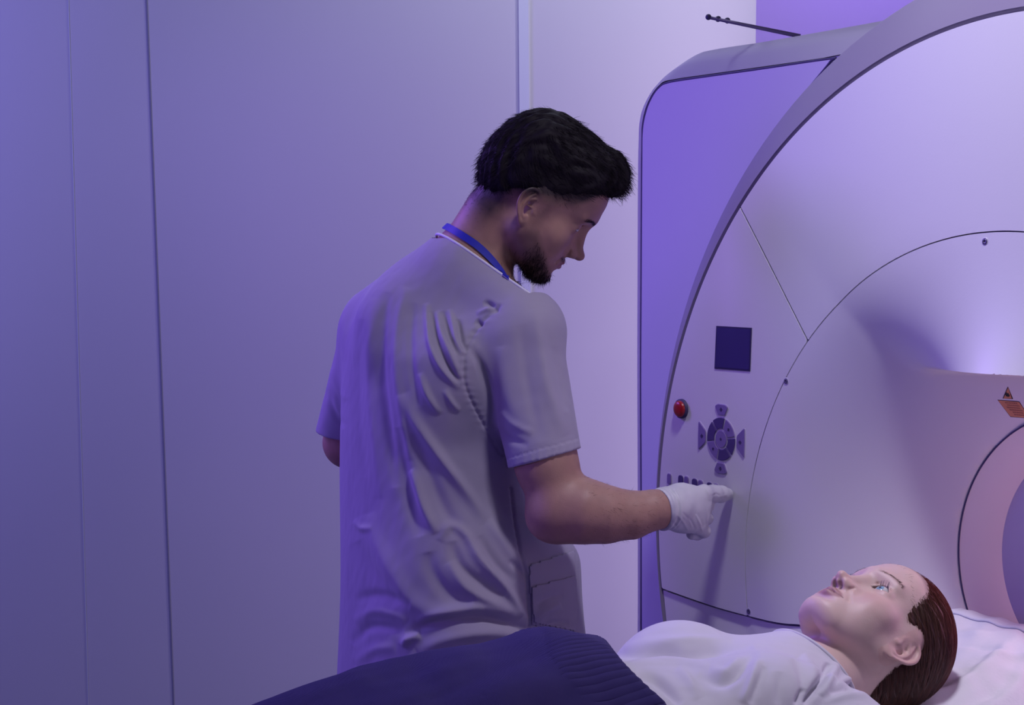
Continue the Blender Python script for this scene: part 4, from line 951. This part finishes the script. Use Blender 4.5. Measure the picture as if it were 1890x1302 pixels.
# ---- trousers and clogs, mostly hidden behind the table
def legs(P):
    d = smin(cone(P, (-.02, 3.10, .90), (-.02, 3.10, .10), .105, .07), cone(P, (-.17, 3.24, .90), (-.17, 3.24, .10), .105, .07), .05)
    d = smin(d, ell(P, (-.10, 3.16, .93), (.19, .15, .12)), .05); return smax(smax(d, .06-P[:, 2], .004), P[:, 2]-.985, .01)
V, Q = surfnet(legs, (-.36, 2.92, .03), (.2, 3.42, 1.02), .010); attach(link('trousers', np_mesh(V, Q), M['trousers']), DOC)
for x, y in ((-.02, 3.10), (-.17, 3.24)):
    c = v3(x, y, 0)+TF*.05
    def shoe(P):
        q = (P-c); a = q@TR; b = q@TF; return smax(ell(np.stack([a, b, q[:, 2]], 1), (0, 0, .03), (.05, .14, .07)), -P[:, 2], .004)
    V, Q = surfnet(shoe, (x-.25, y-.25, -.02), (x+.28, y+.28, .12), .008); attach(link('shoe', np_mesh(V, Q), M['shoe']), DOC)
# ---- hair
def hair_d(P):
    Q_ = P.copy(); Q_[:, 0] = np.abs(Q_[:, 0])
    d = ell(Q_, (0, -.022, .050), (.0785, .106, .092))
    d = smin(d, ell(Q_, (0, -.060, .012), (.062, .058, .058)), .03)
    d = smin(d, ell(Q_, (0, -.045, .085), (.058, .060, .060)), .03)
    d = smin(d, ell(Q_, (0, .030, .110), (.055, .065, .038)), .03)
    d = smin(d, cone(Q_, (0, .060, .116), (0, .080, .118), .034, .0240), .02)
    d = smin(d, ell(Q_, (0, .066, .134), (.020, .022, .018)), .014)
    d = smin(d, cone(Q_, (.03, .060, .110), (.022, .080, .110), .022, .017), .02)
    d = smin(d, ell(Q_, (.050, .034, .086), (.0235, .040, .030)), .015)
    # cut away the face, the ears and the faded sides
    d = smax(d, -(Q_[:, 2]-np.interp(Q_[:, 1], [-.12, -.09, -.06, -.03, 0, .03, .05, .07], [-.062, -.050, -.018, .020, .036, .038, .068, .084])), .010)
    d = smax(d, -ell(Q_, (.082, -.004, -.008), (.022, .034, .042)), .008)
    d = smax(d, -ell(Q_, (0, .110, .052), (.056, .040, .046)), .008)
    return d
fh = lambda P: hair_d(head_local(P)) 
V, Q = surfnet(fh, (-.16, 2.96, 1.62), (.20, 3.24, 1.90), .0022)
Lh = head_local(V); N = normals(fh, V)
D = .0016*np.sin(Lh[:, 0]*420+3*noise3(Lh, 40, 11)+Lh[:, 2]*60)+.0025*noise3(Lh*v3(1.6, .5, .8), 160, 12)
V = V+N*D[:, None]; me = np_mesh(V, Q); set_col(me, np.tile((.010, .007, .012), (len(V), 1)))
hair = attach(link('hair', me, M['hair_dark'], label='short dark hair swept forward'), DOC)
def tufts(f, n, src, flow, ln, k, rad, m, parent, name, seed, lift, col, curl=.3, jit=.25):
    r = np.random.default_rng(seed); idx = r.choice(len(src), n); S = src[idx]; g, v = grad(f, S, .001); g /= np.linalg.norm(g, axis=1)[:, None]+1e-9
    F_ = flow(S); F_ = F_-g*(F_*g).sum(1)[:, None]*.5+r.normal(size=S.shape)*jit; F_ /= np.linalg.norm(F_, axis=1)[:, None]+1e-9
    l = ln*(1+.4*r.normal(size=n)).clip(.3, 2)[:, None]; pts = [S-g*.001]
    for j in range(1, k):
        t = j/(k-1); dirn = F_*(1-lift*(1-t)) + g*lift*(1-t*(1+curl)); pts.append(pts[-1]+dirn*l/(k-1))
    S_ = np.stack(pts, 1); cc = np.asarray(col)*(1+.35*r.normal(size=(n, 1))).clip(.3, 2)
    return attach(strands_mesh(name, S_, m, parent, rad, cols=cc), parent)
def flow_doc(S):
    q = head_local(S); f = np.stack([q[:, 0]*1.5, np.full(len(q), 1.0), -.6*(q[:, 1] < -.05)-.15*(q[:, 1] > .07)], 1)
    back = q[:, 1] < -.075; f[back] = v3(0, -.2, -1); return f@RD.T
sh = attach(tufts(fh, 15000, V, flow_doc, .013, 4, .00045, M['hair_dark'], DOC, 'hair_strands', 21, .25, (.012, .008, .013), jit=.28), DOC); sh['kind'] = 'stuff'; sh.parent = hair; sh.matrix_parent_inverse = Matrix()
# beard and brows as short fibres on the skin
fb = lambda P: doc_body(P)
bsrc = me_src = None
BV = np.array([v.co for v in body.data.vertices]); w = bear**1.5*np.clip((L[:, 1]-.030)/.03, .03, 1)*np.clip((-L[:, 2]-.03)/.04, .15, 1); pr = w/w.sum()
r_ = np.random.default_rng(31); bs = BV[r_.choice(len(BV), 5200, p=pr)]
def flow_beard(S):
    q = head_local(S); return np.stack([q[:, 0]*2, .25+0*q[:, 0], -1+0*q[:, 0]], 1)@RD.T
b_ = tufts(fb, 5200, bs, flow_beard, .010, 3, .00034, M['hair_dark'], DOC, 'beard', 32, .45, (.020, .011, .012), jit=.35); b_['kind'] = 'stuff'; b_['label'] = 'short dark beard'
wb = np.clip(brow, 0, 1); bs = BV[r_.choice(len(BV), 700, p=wb/wb.sum())]
def flow_brow(S):
    q = head_local(S); return np.stack([np.sign(q[:, 0]), 0.1+0*q[:, 0], .25+0*q[:, 0]], 1)@RD.T
b_ = tufts(fb, 700, bs, flow_brow, .006, 3, .00028, M['hair_dark'], DOC, 'eyebrows', 33, .3, (.015, .009, .010), jit=.15); b_['kind'] = 'stuff'
ws = fade*(L[:, 2] > -.10)*(np.abs(L[:, 1]) < .13); bs = BV[r_.choice(len(BV), 7000, p=ws/ws.sum())]
def flow_fade(S):
    q = head_local(S); return np.stack([0*q[:, 0], -.1+0*q[:, 0], -1+0*q[:, 0]], 1)@RD.T
b_ = tufts(fb, 7000, bs, flow_fade, .0045, 3, .00022, M['hair_dark'], DOC, 'cropped_hair', 35, .5, (.014, .009, .012), jit=.4); b_['kind'] = 'stuff'; b_.parent = hair; b_.matrix_parent_inverse = Matrix()
# forearm hair
wa = ((V_ := BV)[:, 0] > bp(1075, 950, 2.93)[0])*(BV[:, 0] < bp(1222, 940, 2.94)[0])*(BV[:, 2] < 1.56)*(BV[:, 1] < 3.1)
bs = BV[r_.choice(len(BV), 900, p=wa/wa.sum())]
b_ = tufts(fb, 900, bs, lambda S: np.tile(v3(1, 0, -.3), (len(S), 1)), .008, 3, .00014, M['hair_dark'], DOC, 'arm_hair', 34, .3, (.05, .025, .02), jit=.4); b_['kind'] = 'stuff'

# ---------------------------------------------------------------- the lying person
RP = np.array([[-0.5645, -0.2355, 0.7911], [0.8248, -0.1226, 0.552], [-0.033, 0.9641, 0.2635]]); u_, _s, vt_ = np.linalg.svd(RP); RP = u_@vt_; TP = v3(.5083, 2.5019, 1.0429); SP_ = .97
PAT = empty('person', TT([(0, .7, .905)])[0], 'person with reddish brown hair lying on the table in a lilac t-shirt, looking up', 'person')
M['skin_pale'] = mat('skin_pale', (.6, .4, .35), .48, sss=.1, attr='Col', bump=(420, .08))
M['tee'] = mat('tee_cotton', (.62, .59, .68), .9, sheen=.2, bump=(1100, .10)); M['blanket'] = mat('knit_blanket', (.060, .042, .22), .95, sheen=.10, spec=.15, bump=(240, .9, 'weave', 'DIAGONAL'))
M['hair_red'] = mat('auburn_hair', (.10, .03, .02), .38, spec=.4, attr='Col')
def phair_edge(q):
    q = q.copy(); q[:, 0] = np.abs(q[:, 0]); return np.where((q[:, 2] > -.01) & (q[:, 1] > .0), ell(q, (0, .098, .006), (.076, .082, .064))-.004, 1.0)
def pl(P): return (P-TP)@RP/SP_
def pw(L): return np.asarray(L)*SP_@RP.T+TP
def Tp(u, w, z): return TT([(u, w, z)])[0]
neckA = pw([(0, -.028, -.035)])[0]; neckB = Tp(-.01, .405, .985)
def ptrunk(q, o=0.0):
    d = ell(q, (0, .58, .985), (.158+o, .22+o, .080+o))
    d = smin(d, ell(q, (-.085, .512, 1.038), (.070+o, .075+o, .050+o)), .04); d = smin(d, ell(q, (.080, .512, 1.028), (.070+o, .075+o, .050+o)), .04)
    d = smin(d, ell(q, (0, .84, .985), (.150+o, .26+o, .080+o)), .06); d = smin(d, ell(q, (0, 1.10, .98), (.175+o, .20+o, .080+o)), .06)
    d = smin(d, cone(q, (-.140, .425, .975), (.135, .425, .972), .060+o, .060+o), .05)
    d = smin(d, cone(q, (-.01, .35, 1.00), (0, .46, .975), .062+o, .07+o), .05)
    return d
def parms(q, o=0.0, cut=None):
    d = chain(q, [(.165, .430, .962, .053+o), (.225, .60, .955, .046+o), (.250, .72, .95, .042+o), (.20, .84, .985, .036+o), (.10, .90, 1.055, .028+o)], .015)
    return smin(d, chain(q, [(-.165, .43, .965, .053+o), (-.225, .60, .955, .046+o), (-.245, .72, .95, .042+o), (-.19, .84, .985, .036+o), (-.09, .88, 1.055, .028+o)], .015), .01)
def pbody(P):
    q = toT(P); d = smin(ptrunk(q, -.010), parms(q, -.006), .02)
    for s in (-1, 1):
        d = smin(d, chain(q, [(s*.09, 1.12, .98, .080), (s*.10, 1.55, .965, .058), (s*.10, 1.98, .95, .042), (s*.105, 2.02, 1.0, .035)], .02), .02)
    d = smin(d, cone(P, neckA, neckB, .050, .054), .022)
    d = smin(d, cone(P, pw([(0, -.01, -.06)])[0], Tp(0, .42, .99), .042, .05), .02)
    n = np.linalg.norm(P-TP, axis=1) < .22
    if n.any(): d[n] = smin(d[n], head_sdf(pl(P[n]), 1, 1.5)*SP_, .016)
    return d
V, Q = surfnet(lambda q: pbody(TT(q)), (-.30, -.06, .875), (.30, 2.08, 1.20), .0018); V = TT(V); Q = Q[:, ::-1]; print('patient', len(V))
L = pl(V); ax = np.abs(L[:, 0]); inh = np.linalg.norm(L, axis=1) < .17
C = np.tile(v3(.66, .47, .43), (len(V), 1)); C *= (1+.04*noise3(V, 60, 51)+.03*noise3(V, 180, 52))[:, None]
ck = np.exp(-((ax-.045)/.022)**2-((L[:, 2]+.018)/.022)**2)*inh*(L[:, 1] > .02); C = mixc(C, .35*ck, (.62, .30, .28))
nt_ = np.exp(-((L[:, 2]+.03)/.012)**2-(ax/.018)**2)*inh*(L[:, 1] > .09); C = mixc(C, .35*nt_, (.58, .28, .25))
er = (ax > .0695)*inh*(L[:, 1] < .022)*(L[:, 1] > -.05); C = mixc(C, .30*er, (.58, .28, .25))
Lz0 = L[:, 2].copy(); L[:, 2] = np.where(L[:, 2] < -.030, -.030+(L[:, 2]+.030)*1.13, L[:, 2])
lips = np.clip(1-((L[:, 2]+.0585)/.0125)**2-(ax/.0265)**2, 0, 1)*(L[:, 1] > .080)*inh; C = mixc(C, np.clip(lips*2.2, 0, .75), (.34, .15, .16))
lin = np.exp(-((L[:, 2]+.0582)/.0011)**2)*(ax < .0265)*(L[:, 1] > .082)*inh; C = mixc(C, .7*lin, (.14, .05, .05))
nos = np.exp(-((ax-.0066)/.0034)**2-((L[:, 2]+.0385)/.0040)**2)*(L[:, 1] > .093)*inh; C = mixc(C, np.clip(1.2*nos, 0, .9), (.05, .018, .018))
L[:, 2] = Lz0
browf = np.clip(1-np.abs(L[:, 2]-(.0355+.0045*np.sin(np.clip((ax-.012)/.034, 0, 1)*math.pi*.8)-.10*np.clip(ax-.036, 0, 1)))/.0030, 0, 1)*np.clip((ax-.011)/.005, 0, 1)*np.clip((.053-ax)/.008, 0, 1)*(L[:, 1] > .05)*inh
C = mixc(C, .6*browf, (.16, .075, .055))
ex = (ax-.0322)/.0150; k_ = 1-ex**2; zu = .0128-.0005+.0093*k_; zl = .0128-.0010-.0042*k_
lash = np.maximum(np.exp(-((L[:, 2]-zu-.0003)/.0008)**2)*.85, np.exp(-((L[:, 2]-zl+.0003)/.0007)**2)*.5)*(np.abs(ex) < 1.05)*(L[:, 1] > .070)*inh; C = mixc(C, lash, (.07, .035, .03))
# scalp under the hair
sc = np.clip((L[:, 2]-(.086-.9*np.clip(.075-L[:, 1], 0, 1)))/.012, 0, 1)*inh; C = mixc(C, .5*sc, (.15, .06, .045))
me = np_mesh(V, Q); set_col(me, C); pbod = attach(link('body', me, M['skin_pale']), PAT)
look = v3(-.10, 1, -.06)
for sx in (1, -1): attach(eyeball('eye', None, (sx*.0322, .0733, .0125), .0122, look, (.22, .36, .48), M['white_eye'], (RP*SP_, TP)), PAT)
# eyelashes
PV = V; r_ = np.random.default_rng(61); Ls = []
for sx in (1, -1):
    for k in range(64):
        up = k < 44; t = r_.uniform(-1, 1); x = .0322+.0150*t; kk = 1-t*t; z = (.0128-.0003+.0093*kk) if up else (.0128-.0012-.0042*kk); y = .0735+math.sqrt(max(.0136**2-(x-.0322)**2-(z-.0125)**2, 1e-6))
        p = v3(x, y, z); d0 = v3(.25*t, 1, .55 if up else -.5); d0 /= np.linalg.norm(d0); ln = .0075 if up else .004; pts = []
        for j in range(4): pts.append(p+d0*ln*j/3+v3(0, 0, (1 if up else -1)*.0020*(j/3)**2))
        pts = np.array(pts); pts[:, 0] *= sx; Ls.append(pw(pts))
o = attach(strands_mesh('eyelashes', Ls, M['hair_red'], PAT, .00014, cols=np.tile((.03, .015, .012), (len(Ls), 1))), PAT); o['kind'] = 'stuff'
wb = np.clip(browf, 0, 1); bs = PV[r_.choice(len(PV), 500, p=wb/wb.sum())]
def flow_b2(S): q = pl(S); return np.stack([np.sign(q[:, 0]), 0*q[:, 0], .3+0*q[:, 0]], 1)@RP.T
o = tufts(pbody, 500, bs, flow_b2, .005, 3, .00020, M['hair_red'], PAT, 'eyebrows', 62, .15, (.13, .06, .045), jit=.12); o['kind'] = 'stuff'
# fine hairs along the hairline
w = np.exp(-(phair_edge(L)/.003)**2)*inh*(L[:, 2] > .035); bs = PV[r_.choice(len(PV), 800, p=w/w.sum())]
def flow_hl(S): q = pl(S); return np.stack([q[:, 0]*1.2, -.8+0*q[:, 0], .35+0*q[:, 0]], 1)@RP.T
o = tufts(pbody, 800, bs, flow_hl, .007, 4, .00016, M['hair_red'], PAT, 'hairline_wisps', 63, .30, (.12, .05, .035), jit=.22); o['kind'] = 'stuff'
# ---- t-shirt
def tee_out(P):
    q = toT(P); d = ptrunk(q, .007)
    sl = smin(cone(q, (.165, .430, .962), (.222, .59, .955), .064, .062), cone(q, (-.165, .43, .965), (-.222, .59, .955), .064, .062), .01)
    cutw = (q[:, 1]-.575)*.95+.3*(np.abs(q[:, 0])-.2); sl = smax(sl, cutw, .002); d = smin(d, sl, .020)
    d = smin(d, cone(q, (-.01, .37, 1.000), (0, .46, .985), .068, .078), .04)
    return smax(d, q[:, 1]-1.02, .01)
cpts = []
for p in [(1480, 1187), (1505, 1193), (1530, 1201), (1565, 1224), (1600, 1250), (1640, 1268), (1668, 1288)]:
    m_ = march(tee_out, p[0], p[1], 2.1, 2.9, 800); 
    if m_ is not None: cpts.append(m_); print('collar', p, toT(m_[None]).round(3))
CA = np.array(cpts); cc_ = CA.mean(0); uu, ss, vv = np.linalg.svd(CA-cc_); CN = vv[2]; CN *= np.sign(CN@(-GN)); print('collar normal (u,w,z)', CN@GU, CN@GN, CN[2])
NECKC = Tp(-.005, .38, 1.0)
CNn = -.80*GN+.45*UPV+.0*GU; CNn /= np.linalg.norm(CNn)
def tee(P):
    nk = np.maximum(-((P-CPL)@CNn), np.linalg.norm(P-NECKC, axis=1)-.17); return smax(tee_out(P), -nk, .003)
CPL = cc_
V, Q = surfnet(lambda q: tee(TT(q)), (-.30, .22, .875), (.30, 1.06, 1.16), .0025); V = TT(V); Q = Q[:, ::-1]; print('tee', len(V))
N = normals(tee, V); px, py = proj(V); PP = np.stack([px, py], 1); view = (CAM-V); view /= np.linalg.norm(view, axis=1)[:, None]; fac = sstep(((N*view).sum(1)+.05)/.3)
TF_ = [([(1120, 1213), (1165, 1210), (1230, 1204), (1270, 1207), (1330, 1201), (1390, 1197)], 8, -12), ([(1150, 1195), (1220, 1186), (1290, 1182), (1350, 1185)], 9, 5), ([(1140, 1232), (1200, 1222), (1260, 1222), (1310, 1230)], 8, 6),
 ([(1175, 1250), (1205, 1252), (1230, 1270), (1255, 1300)], 8, -11), ([(1200, 1285), (1215, 1300)], 7, 6), ([(1250, 1235), (1270, 1255), (1290, 1290)], 9, 5),
 ([(1290, 1245), (1325, 1262), (1350, 1255), (1375, 1225), (1395, 1200)], 9, -6), ([(1310, 1235), (1340, 1240), (1365, 1215)], 8, 4), ([(1400, 1215), (1390, 1255), (1372, 1300)], 9, 6), ([(1410, 1230), (1398, 1262), (1385, 1300)], 8, -5),
 ([(1465, 1215), (1480, 1245), (1482, 1280)], 8, -4), ([(1480, 1210), (1500, 1235), (1505, 1260)], 8, 4), ([(1440, 1240), (1435, 1300)], 9, -3),
 ([(1530, 1225), (1518, 1250), (1500, 1278), (1485, 1302)], 6, -14), ([(1545, 1222), (1535, 1250), (1515, 1285)], 8, 6), ([(1485, 1270), (1475, 1290), (1470, 1302)], 6, -7),
 ([(1545, 1262), (1575, 1252), (1610, 1250), (1635, 1254)], 7, 5), ([(1530, 1280), (1570, 1268), (1615, 1266)], 6, -6), ([(1520, 1298), (1570, 1284), (1620, 1282), (1655, 1290)], 7, 4)]
D = np.zeros(len(V))
for pts, w, h in TF_: D += poly_ridge(PP, spline(pts, 24), w)*h*.001
D += .0010*noise3(V, 50, 71)+.0005*noise3(V, 130, 72)
V = V+N*(D*(.2+.8*fac))[:, None]; q = toT(V)
o = attach(link('t_shirt', np_mesh(V, Q), M['tee'], label='lilac cotton t-shirt'), PAT)
# collar rib
e1 = -GU; e1 = e1-CNn*(e1@CNn); e1 /= np.linalg.norm(e1); e2v = np.cross(CNn, e1); c0 = NECKC-CNn*((NECKC-CPL)@CNn); rp = []
for k in range(120):
    a = 2*math.pi*k/120; dr_ = e1*math.cos(a)+e2v*math.sin(a); rr_ = np.linspace(.02, .14, 240); P = c0-CNn*.002+dr_*rr_[:, None]; v = tee_out(P); j = np.where(v < 0)[0]; rp.append(P[j[-1]] if len(j) else P[0])
rp = np.array(rp)
for _ in range(3): rp = (rp+np.roll(rp, 1, 0)+np.roll(rp, -1, 0))/3
V_, F_ = tube(np.r_[rp, rp[:1]], .0026, 8, cap=False); attach(link('collar', mesh(V_, F_), M['tee']), PAT)
# ---- hair, swept back from the face
def phair(P):
    q = P.copy(); q[:, 0] = np.abs(q[:, 0])
    d = ell(q, (0, -.016, .050), (.0835, .1045, .0945))
    d = smin(d, ell(q, (0, -.060, .010), (.066, .060, .060)), .03)
    d = smin(d, ell(q, (0, -.055, -.040), (.050, .040, .045)), .03)
    # face opening
    fz = .088; face = ell(q, (0, .098, .006), (.076, .082, .064)); d = smax(d, -face, .016)
    ear = ell(q, (.084, .008, -.012), (.030, .032, .042)); d = smax(d, -ear, .010)
    d = smax(d, -ell(q, (.06, .030, -.045), (.05, .045, .055)), .008)
    return d
fp = lambda P: phair(pl(P))*SP_
V, Q = surfnet(fp, TP-.17, TP+.17, .0020); Lq = pl(V); N = normals(fp, V)
az = np.arctan2(Lq[:, 0], Lq[:, 2]-.02)
D = .0007*np.sin(az*38+5*noise3(Lq, 18, 81))+.0004*np.sin(az*90+4*noise3(Lq, 25, 82)); V = V+N*D[:, None]
me = np_mesh(V, Q); cb = v3(.060, .022, .017); red = np.clip((Lq[:, 2]-.05)/.06, 0, 1)*.6; set_col(me, cb*(1+.3*np.sin(az*70+5*noise3(Lq, 20, 83)))[:, None]*(1-red[:, None])+v3(.20, .022, .025)*red[:, None])
ph = attach(link('hair', me, M['hair_red'], label='reddish brown hair swept back from the face'), PAT)
def hflow(q):
    f = np.stack([q[:, 0]*.8, -np.ones(len(q))*.9, -.25-1.2*np.clip(-q[:, 1], 0, .2)*3], 1); return f
r_ = np.random.default_rng(91); nS = 5200; S = V[r_.choice(len(V), nS)]; x = pl(S); pts = [x]
for j in range(13):
    f = hflow(x)+.04*r_.normal(size=(nS, 1)); g, v = grad(phair, x, .001); g /= np.linalg.norm(g, axis=1)[:, None]+1e-9; f -= g*(f*g).sum(1)[:, None]; f /= np.linalg.norm(f, axis=1)[:, None]+1e-9
    x = x+f*.0062; g, v = grad(phair, x, .001); x = x-g*(v-.0006-.0012*((np.arange(nS) % 5) == 0))[:, None]; pts.append(x)
S_ = np.stack(pts, 1); colr = np.clip((S_[:, 4, 2]-.06)/.06, 0, 1)[:, None]*.5; base = v3(.085, .034, .024)*(1+.5*r_.normal(size=(nS, 1))).clip(.25, 2.4)
o = attach(strands_mesh('hair_strands', pw(S_.reshape(-1, 3)).reshape(S_.shape), M['hair_red'], PAT, .00032, cols=base*(1-colr)+v3(.30, .032, .04)*colr), PAT); o['kind'] = 'stuff'; o.parent = ph; o.matrix_parent_inverse = Matrix()
# ---- blanket over belly and legs
BL = None
Wk = [.60, .63, .68, .75, .85, .94, 1.02, 1.09, 1.15, 1.3, 1.6, 2.2]; Hk = [1.072, 1.082, 1.096, 1.112, 1.106, 1.102, 1.094, 1.082, 1.066, 1.045, 1.035, 1.05]
def bl_z(u, w):
    H = np.interp(w, Wk, Hk); ku = np.abs(u+.0)/.285; z = .90+(H-.90)*(1-np.clip(ku, 0, 1)**3.0)
    return z
nu, nw = 440, 330; gs = np.linspace(-1, 1, nu); gw_ = np.linspace(.0, 1, nw); Vb = []
S2, W2 = np.meshgrid(gs, gw_); u0 = S2.ravel()*.36; hem = .680+.07*sstep((u0+.10)/.25)+.012*np.sin(u0*22)-.03*np.clip(-u0-.08, 0, 1); w0 = hem+W2.ravel()*(2.15-hem)
uc_ = np.clip(u0, -.262, .262); z = bl_z(uc_, w0); over = np.abs(u0)-np.abs(uc_); z = z-over*1.0; uu_ = uc_+np.sign(u0)*(.012*over/.1)
PB = np.stack([uu_, w0, z], 1); z += .0035*noise3(PB, 22, 93)+.0015*noise3(PB, 60, 94)
for pts, wd, h in [([(-.12, .72), (-.02, .78), (.10, .80)], .04, .006), ([(-.1, .95), (.05, .98), (.2, 1.0)], .05, -.006), ([(.0, .70), (.08, .86), (.12, 1.05)], .035, .006), ([(-.15, .85), (-.02, .90), (.1, 1.1)], .03, .004)]: z += poly_ridge(PB[:, :2], pts, wd)*h
# ribbed hem
z += .0013*np.sin(u0*560+.4*np.sin(w0*60))*(w0-hem < .085)+.004*(w0-hem < .07)*np.sqrt(np.clip((w0-hem)/.004, 0, 1))-.004*(w0-hem < .07)
Vt = TT(np.c_[uu_, w0, z]); idx = np.arange(nu*nw).reshape(nw, nu); q4 = np.stack([idx[:-1, :-1], idx[1:, :-1], idx[1:, 1:], idx[:-1, 1:]], -1).reshape(-1, 4)
o = link('blanket', np_mesh(Vt, q4), M['blanket']); md = o.modifiers.new('s', 'SOLIDIFY'); md.thickness = .010; md.offset = 1
o['label'] = 'dark navy knitted blanket covering the lying person from the waist down'; o['category'] = 'blanket'
